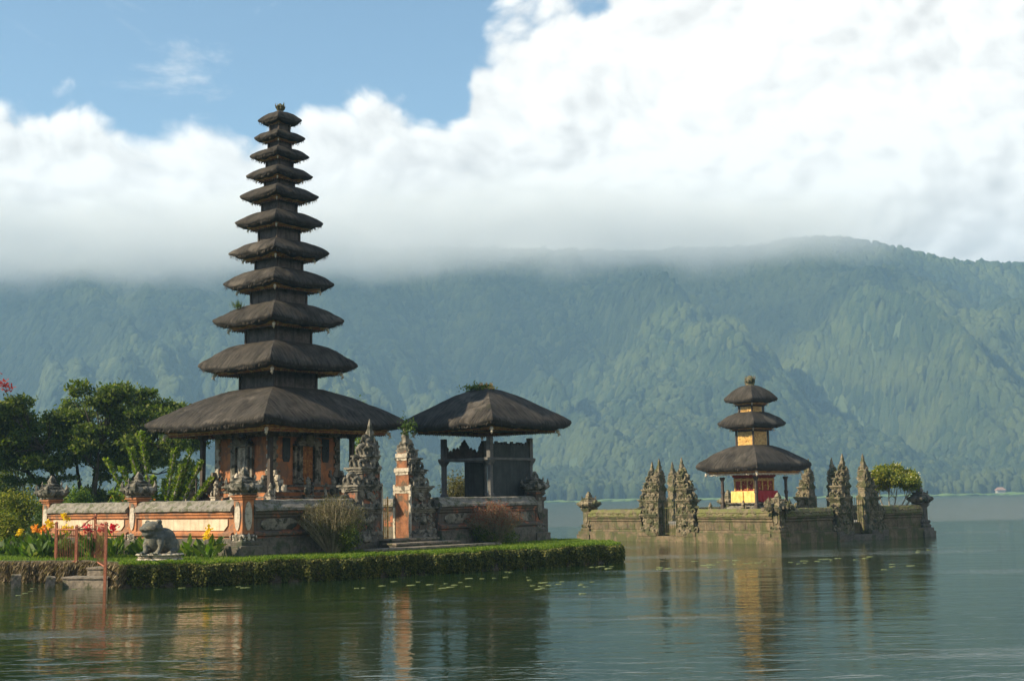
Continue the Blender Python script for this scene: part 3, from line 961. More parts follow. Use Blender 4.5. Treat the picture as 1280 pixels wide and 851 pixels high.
    for e_ in me.edges:
        a_, b_ = e_.vertices
        if a_ < len(vs) and b_ < len(vs) and abs(a_ - b_) == nR and (a_ % nR) % K == 0:
            at_.data[e_.index].value = True
    me.materials.append(M[mat])
    me.materials.append(M['thatch_cut'])
    mi = [1 if (k // nR) >= nr + 1 and k < nmain else 0 for k in range(len(fs) + len(fr_f))]
    me.polygons.foreach_set('material_index', mi)
    me.polygons.foreach_set('use_smooth', [k < nmain for k in range(len(fs) + len(fr_f))])
    o = bpy.data.objects.new(name, me)
    COL.objects.link(o)
    o.parent = parent
    return o

def eave_frame(F, z, parent, neck, fringe=True, white=False, h=0.2, mat='fascia'):
    """square beam ring with mouldings, hanging carved teeth and corner ornaments"""
    g = G()
    g.sq([(F - 0.22, z - h), (F - 0.06, z - h), (F - 0.05, z - h * 0.72), (F - 0.015, z - h * 0.70), (F - 0.01, z - h * 0.42), (F + 0.035, z - h * 0.38), (F + 0.035, z - h * 0.05), (F + 0.0, z), (neck, z + 0.03)], cap=False)
    g.sq([(F - 0.22, z - h), (F - 0.22, z - h * 0.3), (neck, z - h * 0.25)], cap=False)
    o = g.build('eave_frame', mat, parent)
    g = G()
    g.sq([(F + 0.045, z - h * 0.30), (F + 0.048, z - h * 0.18)], cap=False)
    g.sq([(F - 0.008, z - h * 0.62), (F - 0.003, z - h * 0.52)], cap=False)
    g.build('gilded_line', 'gold', o)
    g = G()
    n_ = max(5, int(2 * F / 0.11))
    for sdn in range(4):
        a = sdn * math.pi / 2
        g.M = Matrix.Rotation(a, 4, 'Z')
        for i in range(n_):
            x = -F + 0.06 + (2 * F - 0.12) * i / (n_ - 1)
            d_ = random.uniform(0.03, 0.07) * (1.5 if white else min(1.0, 0.5 + 0.4 / F))
            y = -F + 0.055
            g.add([(x - 0.04, y, z - h + 0.002), (x + 0.04, y, z - h + 0.002), (x + 0.01, y - 0.01, z - h - d_), (x - 0.02, y - 0.01, z - h - d_),
                   (x - 0.04, y + 0.03, z - h + 0.002), (x + 0.04, y + 0.03, z - h + 0.002), (x, y + 0.02, z - h - d_)], [(0, 1, 2, 3), (5, 4, 6), (0, 3, 6, 4), (1, 5, 6, 2)])
    g.M = None
    g.build('hanging_fringe', 'whitecloth' if white else 'wood', o)
    sc = min(1.0, F / 1.5) * 0.9 + 0.1
    for sx in (-1, 1):
        for sy in (-1, 1):
            g = G()
            p = Vector((sx * (F - 0.02), sy * (F - 0.02), z - h * 0.6))
            g.tube([p, p + Vector((sx * 0.06, sy * 0.06, -0.07)) * sc, p + Vector((sx * 0.09, sy * 0.09, -0.16)) * sc, p + Vector((sx * 0.03, sy * 0.03, -0.24)) * sc], [0.06 * sc, 0.075 * sc, 0.055 * sc, 0.01], 6)
            g.build('corner_carving', 'whitecloth', o)
    return o

def finial(parent, z, s, mat='gold'):
    g = G()
    g.lathe([(0.22 * s, z - 0.15 * s), (0.2 * s, z), (0.26 * s, z + 0.06 * s), (0.16 * s, z + 0.14 * s), (0.22 * s, z + 0.26 * s), (0.27 * s, z + 0.40 * s), (0.17 * s, z + 0.52 * s), (0.05 * s, z + 0.62 * s)], n=8)
    for k in range(9):
        a = k * 0.7
        g.horn((0.17 * s * math.cos(a), 0.17 * s * math.sin(a), z + random.uniform(0.05, 0.35) * s), (math.cos(a), math.sin(a), 0), 0.34 * s, 0.055 * s, 0.35)
    return g.build('finial', mat, parent, rough=0.02 * s, seg=1)

def carve(g, x0, x1, z0, z1, y, n_, size, d=1):
    """relief lumps and curls on a wall facing -y (d=1) or +y (d=-1)"""
    for _ in range(n_):
        x, z = random.uniform(x0, x1), random.uniform(z0, z1)
        s_ = size * random.uniform(0.5, 1.15)
        if random.random() < 0.65:
            g.blob((x, y, z), (s_, s_ * 0.55, s_ * random.uniform(0.6, 1.3)), 0.3, 1)
        else:
            g.curl(x, y - 0.02 * d, z - s_, s_ * 1.7, random.choice((-1, 1)), 0.13)

# ------------------------------------------------------------------ eleven-tiered meru
MC = Vector((-8.71, 47.37, 0))
meru = empty('tiered_temple_tower', (MC.x, MC.y, LZ), TH)
tag(meru, 'tall orange temple tower with eleven stacked black thatched roofs', 'temple tower')
def zl(z):
    return z - LZ
TIERS = [(6.90, 5.14), (4.19, 7.31), (3.47, 8.96), (2.94, 10.36), (2.68, 11.53), (2.35, 12.69), (2.11, 13.71), (1.79, 14.52), (1.60, 15.29), (1.37, 15.99), (1.19, 16.66)]
NECK = [0.98, 0.84, 0.71, 0.60, 0.52, 0.44, 0.37, 0.33, 0.28, 0.24]       # half size of the box above each roof
FRAME = [2.86, 1.62, 1.26, 1.06, 0.92, 0.80, 0.70, 0.60, 0.53, 0.42, 0.28]
RISE = [1.28, 0.80, 0.62, 0.52, 0.46, 0.42, 0.38, 0.32, 0.29, 0.25, 0.34]
# body and plinth
g = G()
g.sq([(2.75, 0.0), (2.75, 0.9), (2.65, 0.95), (2.65, 1.12), (2.5, 1.18), (2.5, 1.40), (2.62, 1.46), (2.62, 1.55)])
g.build('plinth', 'orange', meru, rough=0.012, seg=0.8)
g = G()
for z0, e_ in ((1.551, 2.64), (1.10, 2.70)):
    g.sq([(e_ - 0.05, z0), (e_, z0 + 0.01), (e_, z0 + 0.09), (e_ - 0.06, z0 + 0.12)], cap=(z0 > 1.5))
g.build('plinth_moulding', 'stone', meru, rough=0.012, seg=0.6)
g = G()
g.sq([(1.95, 1.66), (1.95, 1.80), (1.80, 1.86), (1.80, 1.98), (1.66, 2.04), (1.66, 2.2), (1.57, 2.25), (1.57, 4.35)])
body = g.build('body', 'orange', meru)
g = G()
for e_, z0, z1 in ((1.965, 1.78, 1.83), (1.82, 1.97, 2.06), (1.70, 2.16, 2.24), (1.62, 3.95, 4.05), (1.68, 4.05, 4.35)):
    g.sq([(e_ - 0.05, z0), (e_, z0 + 0.01), (e_, z1 - 0.01), (e_ - 0.05, z1)])
g.build('stone_course', 'stone', body)
for sdn in range(4):
    Mx = Matrix.Rotation(sdn * math.pi / 2, 4, 'Z')
    # faces: 0 -> -y (shaded right side), 3 -> -x (sunlit left side)
    g = G()
    g.M = Mx
    for sx in (-1, 1):
        g = G()
        g.M = Mx
        for k in range(11):                                     # serrated corner pilasters
            z = 2.25 + k * 0.155
            wd = 0.20 if k % 2 else 0.27
            x0 = sx * 1.60
            g.box(min(x0, x0 - sx * wd), max(x0, x0 - sx * wd), -1.625, -1.52, z, z + 0.15)
        for k in range(4):                                      # stepped wing ornaments at the foot
            g.box(min(sx * (1.62 + 0.17 * k), sx * (1.79 + 0.17 * k)), max(sx * (1.62 + 0.17 * k), sx * (1.79 + 0.17 * k)), -1.60, -1.50, 1.99, 2.75 - k * 0.17)
            g.blob((sx * (1.72 + 0.17 * k), -1.60, 2.62 - k * 0.17), (0.09, 0.07, 0.13), 0.2, 1)
        carve(g, *((-1.5, -1.15) if sx < 0 else (1.15, 1.5)), 2.3, 2.8, -1.58, 10, 0.10)
        g.build('corner_pilaster', 'palestone' if sdn == 3 else 'stone', body)  # paler stone on the sunlit face, sunlight put into the colour
    g = G()
    g.M = Mx
    for sx in (-1, 1):
        g.box(sx * 0.36 - 0.075, sx * 0.36 + 0.075, -1.74, -1.571, 2.26, 3.8)
        g.box(sx * 0.56 - 0.06, sx * 0.56 + 0.06, -1.68, -1.571, 2.26, 3.6)
    for k in range(5):
        g.box(-0.62 + 0.09 * k, 0.62 - 0.09 * k, -1.80 + 0.02 * k, -1.571, 3.62 + 0.1 * k, 3.70 + 0.1 * k)
    g.blob((0, -1.80, 3.86), (0.24, 0.14, 0.22), 0.3, 2)
    carve(g, -0.5, 0.5, 3.6, 4.0, -1.76, 16, 0.09)
    carve(g, -0.55, 0.55, 2.26, 2.5, -1.74, 12, 0.08)
    g.build('door_surround', 'stone', body, rough=0.008, seg=1)
    g = G()
    g.M = Mx
    g.box(-0.27, -0.012, -1.63, -1.572, 2.26, 3.6)
    g.box(0.012, 0.27, -1.63, -1.572, 2.26, 3.6)
    for z in (2.4, 2.85, 3.3):
        for sx in (-1, 1):
            g.box(sx * 0.14 - 0.08, sx * 0.14 + 0.08, -1.65, -1.631, z, z + 0.3)
    carve(g, -0.22, 0.22, 2.35, 3.5, -1.65, 26, 0.05)
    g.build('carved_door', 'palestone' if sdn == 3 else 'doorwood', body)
    g = G()
    g.M = Mx
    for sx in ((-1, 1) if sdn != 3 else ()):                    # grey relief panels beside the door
        g = G()
        g.M = Mx
        xx = sx * 0.92
        ol = [(xx - 0.12, 3.05), (xx + 0.12, 3.05), (xx + 0.17, 3.2), (xx + 0.17, 3.9), (xx - 0.17, 3.9), (xx - 0.17, 3.2)]
        g.prism(ol, -1.60, -1.571)
        carve(g, xx - 0.15, xx + 0.15, 3.2, 3.85, -1.60, 9, 0.06)
        g.build('wall_panel', 'slate_wood', body)
# columns
for sx in (-1, 1):
    for sy in (-1, 1):
        g = G()
        g.sq([(0.16, 1.66), (0.16, 1.85), (0.11, 1.95), (0.075, 2.0), (0.075, 3.9), (0.10, 3.93), (0.13, 4.0), (0.16, 4.1)], sx * 1.92, sy * 1.92)
        g.build('column', 'wood', meru, rough=0.006, seg=0.6)
# pale guardian figures on the plinth corners
def guardian(name, loc, rz, label, s=1.0, mat='palestone', group=None):
    e = empty(name, loc, rz)
    tag(e, label, 'statue', group)
    g = G()
    g.sq([(0.22 * s, 0), (0.22 * s, 0.06 * s), (0.17 * s, 0.09 * s), (0.17 * s, 0.18 * s), (0.21 * s, 0.21 * s), (0.21 * s, 0.26 * s)])
    g.build('pedestal', mat, e, rough=0.008, seg=0.3)
    g = G()
    g.blob((0, 0.03 * s, 0.42 * s), (0.16 * s, 0.15 * s, 0.2 * s), 0.15, 2)
    g.blob((0, 0, 0.60 * s), (0.15 * s, 0.12 * s, 0.13 * s), 0.15, 2)
    g.blob((0, -0.03 * s, 0.77 * s), (0.10 * s, 0.11 * s, 0.11 * s), 0.2, 2)
    for sx in (-1, 1):
        g.tube([(sx * 0.13 * s, 0, 0.62 * s), (sx * 0.2 * s, -0.06 * s, 0.50 * s), (sx * 0.13 * s, -0.15 * s, 0.45 * s)], [0.05 * s, 0.045 * s, 0.04 * s], 6)
        g.tube([(sx * 0.1 * s, 0.02 * s, 0.36 * s), (sx * 0.2 * s, -0.12 * s, 0.40 * s), (sx * 0.15 * s, -0.16 * s, 0.27 * s)], [0.08 * s, 0.065 * s, 0.05 * s], 6)
        g.blob((sx * 0.1 * s, -0.02 * s, 0.80 * s), (0.03 * s, 0.03 * s, 0.05 * s), 0.1, 1)
    g.tube([(0.16 * s, -0.16 * s, 0.3 * s), (0.18 * s, -0.16 * s, 0.75 * s)], [0.03 * s, 0.045 * s], 6)
    b = g.build('figure', mat, e, smooth=True)
    g = G()
    g.lathe([(0.11 * s, 0.82 * s), (0.12 * s, 0.86 * s), (0.08 * s, 0.92 * s), (0.07 * s, 0.97 * s), (0.02 * s, 1.05 * s)], n=8)
    g.build('headdress', mat, b)
    return e
def at_local(c, th, x, y, z):
    u_, v_ = duv(th)
    p = c + u_ * x + v_ * y
    return (p.x, p.y, z)
PL = LZ + 1.672
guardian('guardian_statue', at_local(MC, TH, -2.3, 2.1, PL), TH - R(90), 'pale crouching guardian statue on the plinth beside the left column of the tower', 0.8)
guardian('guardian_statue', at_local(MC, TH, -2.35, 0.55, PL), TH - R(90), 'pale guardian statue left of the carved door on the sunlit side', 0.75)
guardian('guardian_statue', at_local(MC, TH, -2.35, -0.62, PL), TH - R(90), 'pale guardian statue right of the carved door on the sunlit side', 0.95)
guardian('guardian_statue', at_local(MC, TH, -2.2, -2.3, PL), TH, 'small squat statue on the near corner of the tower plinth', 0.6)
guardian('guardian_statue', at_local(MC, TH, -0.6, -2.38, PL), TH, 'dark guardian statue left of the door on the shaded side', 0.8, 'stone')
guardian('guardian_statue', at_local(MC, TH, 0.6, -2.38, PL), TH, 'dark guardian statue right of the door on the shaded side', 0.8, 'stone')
# the upright serpent head ornament
e = empty('serpent_head_post', at_local(MC, TH, 0.1, -2.5, PL), TH)
tag(e, 'slender pale serpent neck rising in front of the tower door', 'ornament')
g = G()
g.tube([(0, 0, -0.1), (0.02, 0, 0.25), (-0.03, 0, 0.45), (0.02, -0.03, 0.58), (0.06, -0.08, 0.55)], [0.06, 0.05, 0.045, 0.05, 0.03], 6)
g.build('neck', 'palestone', e, smooth=True)

for i, (sd_, zt_) in enumerate(TIERS):
    neck = NECK[i] if i < 10 else 0.16
    ro = roof_piece('roof', sd_, zl(zt_) + 0.02, zl(zt_) + RISE[i], neck, FRAME[i], 1.28 if i == 0 else 1.55, 0.13 if i == 0 else 0.10 * sd_ / 3, 0.28 if i == 0 else 0.10 + 0.035 * sd_, meru, seed=i)
    hh_ = 0.24 if i == 0 else (0.21 - 0.012 * i)
    zf = zl(zt_) - (0.24 if i == 0 else 0.08 + 0.028 * sd_)
    eave_frame(FRAME[i], zf, ro, (NECK[i - 1] if i else 1.6) * 0.9, h=hh_)
    if i < 10:
        n0, n1 = zl(zt_) + RISE[i] - 0.25, zl(TIERS[i + 1][1]) - 0.05
        g = G()
        g.sq([(neck, n0), (neck, n1)])
        b = g.build('tower_box', 'neck', meru)
        g = G()
        for sx in (-1, 1):
            for sy in (-1, 1):
                g.sq([(0.035, n0), (0.035, n1)], sx * (neck + 0.012), sy * (neck + 0.012))
        g.sq([(neck + 0.03, n1 - 0.12), (neck + 0.05, n1 - 0.09), (neck + 0.05, n1 - 0.02)], cap=False)
        g.build('corner_post', 'wood', b)
finial(meru, zl(TIERS[10][1]) + 0.30, 0.62, 'mossstone')
# tuft of grass growing on the third roof
gp = np.array([(-1.25, 0.85, zl(8.96) + 0.42)]) + rng.normal(size=(120, 3)) * [0.09, 0.09, 0.02]
o = np_mesh('roof_weeds', *leaf_arrays(gp, 0.28, 0.1, 0.06, axis=np.tile([0, 0, 1.0], (120, 1))), 'leaf_dark', meru)

# ------------------------------------------------------------------ open pavilion
BC = NC + U1 * 13.2 + V1 * 1.8
bale = empty('open_pavilion', (BC.x, BC.y, LZ), TH)
tag(bale, 'open sided pavilion with one large thatched roof and slate boards', 'pavilion')
g = G()
g.sq([(1.65, 0), (1.65, 1.2), (1.55, 1.25), (1.55, 1.5), (1.62, 1.55), (1.62, 1.68)])
g.build('platform', 'darkstone', bale, rough=0.01, seg=0.6)
for sx in (-1, 1):
    for sy in (-1, 1):
        g = G()
        g.sq([(0.11, 1.68), (0.11, 1.80), (0.075, 1.86), (0.075, 2.9), (0.13, 3.02), (0.16, 3.08)], sx * 1.18, sy * 1.18)
        g.sq([(0.09, 3.18), (0.09, 3.95)], sx * 1.18, sy * 1.18)
        g.build('column', 'grey_wood', bale)
g = G()
for sx in (-1, 1):
    g.box(-1.42, 1.42, sx * 1.18 - 0.09, sx * 1.18 + 0.09, 3.082, 3.178)
    g.box(sx * 1.18 - 0.09, sx * 1.18 + 0.09, -1.09, 1.09, 3.082, 3.178)
g.build('shelf_beam', 'grey_wood', bale)
g = G()
g.box(-1.1, 1.1, -1.23, -1.16, 1.69, 3.08)                   # right side boards
g.box(-1.1, 1.1, -1.23, -1.16, 3.18, 3.66)
for k in range(12):
    g.box(-1.08 + 0.18 * k, -0.95 + 0.18 * k, -1.228, -1.162, 3.66, 3.70 + 0.09 * abs(math.sin(k * 1.3)))
g.build('side_boards', 'slate_wood', bale)
g = G()
g.box(0.05, 1.1, 1.16, 1.23, 1.69, 3.08)
g.build('rear_boards', 'slate_wood', bale)
# carved balustrade silhouette on the upper level
g = G()
for (x, h_) in [(-1.1, .5), (-1.0, .42), (-0.92, .2), (-0.8, .28), (-0.7, .22), (-0.6, .38), (-0.5, .3), (-0.4, .4), (-0.3, .36), (-0.2, .5), (-0.1, .62), (0.0, .72), (0.1, .6), (0.2, .48), (0.3, .36), (0.4, .42), (0.5, .3), (0.6, .36), (0.72, .24), (0.82, .3), (0.92, .5), (1.02, .62), (1.1, .7)]:
    g.box(x - 0.055, x + 0.055, 1.14, 1.22, 3.18, 3.18 + h_)
    g.blob((x, 1.18, 3.18 + h_), (0.07, 0.05, 0.07), 0.3, 1)
g.build('carved_parapet', 'wood', bale)
ro = roof_piece('roof', 4.75, 3.86 + 0.72, 3.86 + 2.02, 0.22, 2.0, 1.22, 0.12, 0.26, bale, seed=31)
eave_frame(1.95, 4.36, ro, 1.0, h=0.2)
g = G()
g.sq([(0.2, 5.6), (0.22, 5.86), (0.26, 5.9), (0.2, 5.98)])
for k in range(8):
    a = k * 0.8
    g.horn((0.14 * math.cos(a), 0.14 * math.sin(a), 5.92), (math.cos(a), math.sin(a), 0), 0.22, 0.05, 0.5)
g.build('finial', 'gold', bale, rough=0.01, seg=1)
gp = np.array([(-0.25, 0.25, 5.93)]) + rng.normal(size=(520, 3)) * [0.16, 0.30, 0.08]
np_mesh('roof_weeds', *leaf_arrays(gp, 0.11, 0.3, 0.5), 'leaf_dark', bale)

# ------------------------------------------------------------------ compound walls of the main temple
WTOP = 2.30 - LZ
def wall_seg(name, a, b, label, left_face=True, group='compound walls of the tall temple', face='cream'):
    """wall from a to b (world points); the seen face is on the right hand side walking a -> b"""
    d_ = (b - a)
    L = d_.length
    th = math.atan2(d_.y, d_.x)
    e = empty(name, (a.x, a.y, LZ), th)
    tag(e, label, 'wall', group)
    t = 0.17
    g = G()
    g.box(0, L, -t - 0.16, t + 0.16, -0.1, 0.36)
    g.box(0, L, -t - 0.145, t + 0.145, 0.36, 0.56)
    for k in range(int(L / 0.42) + 1):                           # separate blocks of the footing
        x0 = k * 0.42 + random.uniform(-0.03, 0.03)
        if x0 + 0.38 < L:
            g.box(max(0.0, x0), x0 + 0.38, -t - 0.18, -t - 0.14, 0.0, 0.34 + random.uniform(-0.02, 0.01))
    g.build('footing', 'darkstone', e, rough=0.012, seg=0.5)
    g = G()
    prof = [(-t - 0.13, 0.362), (-t - 0.13, 0.50), (-t - 0.08, 0.53), (-t - 0.08, 0.60), (-t - 0.14, 0.64), (-t - 0.14, 0.72), (-t, 0.78), (-t, 1.16), (-t - 0.06, 1.19), (-t - 0.06, 1.25), (-t - 0.10, 1.29), (-t - 0.10, 1.36),
            (t + 0.10, 1.36), (t + 0.10, 1.29), (t, 1.16), (t, 0.78), (t + 0.14, 0.72), (t + 0.13, 0.362)]
    vs = [(0, y, z) for y, z in prof] + [(L, y, z) for y, z in prof]
    n_ = len(prof)
    g.add(vs, [tuple(range(n_))[::-1], tuple(range(n_, 2 * n_))] + [(i, (i + 1) % n_, n_ + (i + 1) % n_, n_ + i) for i in range(n_)])
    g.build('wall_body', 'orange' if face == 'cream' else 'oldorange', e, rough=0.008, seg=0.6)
    g = G()
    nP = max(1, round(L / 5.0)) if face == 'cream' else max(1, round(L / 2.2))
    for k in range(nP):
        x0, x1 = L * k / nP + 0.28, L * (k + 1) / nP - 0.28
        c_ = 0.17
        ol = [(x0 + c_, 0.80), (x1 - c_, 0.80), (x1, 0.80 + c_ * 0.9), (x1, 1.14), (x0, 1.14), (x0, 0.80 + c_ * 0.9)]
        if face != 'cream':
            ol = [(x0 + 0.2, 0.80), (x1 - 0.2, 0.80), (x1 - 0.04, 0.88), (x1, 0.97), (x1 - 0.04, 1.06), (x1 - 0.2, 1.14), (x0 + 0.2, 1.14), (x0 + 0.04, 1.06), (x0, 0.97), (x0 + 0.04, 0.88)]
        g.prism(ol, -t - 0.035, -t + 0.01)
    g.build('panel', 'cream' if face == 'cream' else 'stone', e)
    g = G()
    g.sq([(0.0, 0.0)] * 0 or [(L / 2, 0.24, 1.362), (L / 2, 0.34, 1.385), (L / 2, 0.34, 1.46), (L / 2, 0.24, 1.56), (L / 2, 0.19, 1.585), (L / 2, 0.16, WTOP), (L / 2 - 0.01, 0.10, WTOP + 0.03)], L / 2, 0)
    g.build('cap', 'wallcap', e, rough=0.02, seg=0.22, freq=5)
    return e

def ornate_pillar(name, loc, rz, label, z1, scale=1.0, shaft='orange', orn='stone', oval='palestone', group=None, base=0.34, basem='darkstone', horn=True):
    """square pillar: footing, shaft with an oval relief on every face, flared lotus capital with curling horns, ringed finial"""
    e = empty(name, loc, rz)
    tag(e, label, 'pillar', group)
    hw = 0.21 * scale
    g = G()
    g.sq([(hw + 0.20, -0.1), (hw + 0.20, base), (hw + 0.10, base + 0.02), (hw + 0.12, base + 0.12), (hw + 0.04, base + 0.2), (hw + 0.08, base + 0.28), (hw, base + 0.36)])
    g.build('footing', basem, e, rough=0.012, seg=0.35)
    g = G()
    g.sq([(hw, base + 0.3), (hw, z1 - 0.12), (hw + 0.04, z1 - 0.10), (hw + 0.05, z1 - 0.05), (hw + 0.09, z1 - 0.03), (hw + 0.09, z1 + 0.02)])
    g.build('shaft', shaft, e, rough=0.006, seg=0.3)
    mid, hh2 = (base + 0.36 + z1 - 0.12) / 2 + 0.03, (z1 - 0.12 - base - 0.36) / 2 * 0.86
    for k in range(4):
        g = G()
        g.M = Matrix.Rotation(k * math.pi / 2, 4, 'Z')
        ol = [(hw * 0.62 * math.cos(a), mid + hh2 * math.sin(a)) for a in [2 * math.pi * i / 14 for i in range(14)]]
        g.prism(ol, -hw - 0.035, -hw + 0.01)
        g.curl(-hw * 0.9, -hw - 0.03, base + 0.10, 0.26 * scale, -1, 0.14)
        g.curl(hw * 0.9, -hw - 0.03, base + 0.10, 0.26 * scale, 1, 0.14)
        g.blob((0, -hw - 0.05, base + 0.26), (0.09 * scale, 0.05, 0.13 * scale), 0.3, 1)
        g.build('relief', oval, e)
    s = scale
    g = G()
    z = z1 + 0.02
    g.sq([(0.24 * s, z), (0.30 * s, z + 0.03 * s), (0.27 * s, z + 0.07 * s), (0.36 * s, z + 0.14 * s), (0.44 * s, z + 0.24 * s), (0.40 * s, z + 0.32 * s), (0.28 * s, z + 0.37 * s), (0.30 * s, z + 0.42 * s), (0.18 * s, z + 0.47 * s), (0.20 * s, z + 0.52 * s), (0.10 * s, z + 0.57 * s), (0.12 * s, z + 0.63 * s), (0.09 * s, z + 0.70 * s), (0.03 * s, z + 0.84 * s)])
    for k in range(4):
        a = k * math.pi / 2 + math.pi / 4
        d_ = Vector((math.cos(a), math.sin(a), 0))
        if horn:
            g.horn(Vector((0, 0, z + 0.18 * s)) + d_ * 0.42 * s, d_, 0.36 * s, 0.085 * s, 0.30)
        g.horn(Vector((0, 0, z + 0.40 * s)) + d_ * 0.24 * s, d_, 0.24 * s, 0.05 * s, 0.4)
        a = k * math.pi / 2
        d_ = Vector((math.cos(a), math.sin(a), 0))
        g.blob(Vector((0, 0, z + 0.24 * s)) + d_ * 0.38 * s, (0.12 * s, 0.12 * s, 0.14 * s), 0.3, 2)
        for j in (-1, 1):
            g.blob(Vector((0, 0, z + 0.20 * s)) + d_ * 0.38 * s + Vector((-d_.y, d_.x, 0)) * 0.2 * s * j, (0.09 * s, 0.09 * s, 0.11 * s), 0.35, 1)
    g.build('capital', orn, e, rough=0.018 * s, seg=0.16 * s, freq=7)
    return e

GM = 'pillars of the tall temple wall'
ornate_pillar('wall_pillar', (NC.x + 0.0, NC.y + 0.25, LZ), TH, 'orange corner pillar nearest the camera, behind the frog, with carved stone capital', 1.83, 1.0, 'orange', 'stone', 'palestone', GM)
pM, pL_, pR_ = NC + V1 * 5.35, NC + V1 * 10.65, NC + U1 * 13.9
ornate_pillar('wall_pillar', (pM.x, pM.y, LZ), TH, 'orange wall pillar between the two sunlit cream wall panels', 1.83, 1.0, 'orange', 'stone', 'palestone', GM)
ornate_pillar('wall_pillar', (pL_.x, pL_.y, LZ), TH, 'orange pillar at the left end of the cream wall beside the flower bed', 1.83, 1.0, 'orange', 'stone', 'palestone', GM)
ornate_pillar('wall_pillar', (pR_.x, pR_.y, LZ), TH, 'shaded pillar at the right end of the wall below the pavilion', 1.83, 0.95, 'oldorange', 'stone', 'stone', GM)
A0 = NC + Vector((0, 0.25, 0))
wall_seg('compound_wall', A0 + V1 * 5.13, A0 + V1 * 0.22 + V1 * 0.0, 'sunlit cream and orange wall directly behind the stone frog') if False else None
wall_seg('compound_wall', pM - V1 * 0.22, A0 + V1 * 0.22, 'sunlit cream and orange wall directly behind the stone frog')
wall_seg('compound_wall', pL_ - V1 * 0.22, pM + V1 * 0.22, 'sunlit cream and orange wall at the left behind the red iron gate')
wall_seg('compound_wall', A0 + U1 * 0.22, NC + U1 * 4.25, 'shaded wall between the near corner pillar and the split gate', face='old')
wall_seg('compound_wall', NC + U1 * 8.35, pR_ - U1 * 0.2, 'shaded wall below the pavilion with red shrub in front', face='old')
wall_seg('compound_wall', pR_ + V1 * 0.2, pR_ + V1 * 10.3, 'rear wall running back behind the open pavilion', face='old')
wall_seg('compound_wall', pR_ + V1 * 10.65, pL_ + U1 * 0.2, 'rearmost compound wall behind the tower', face='old')

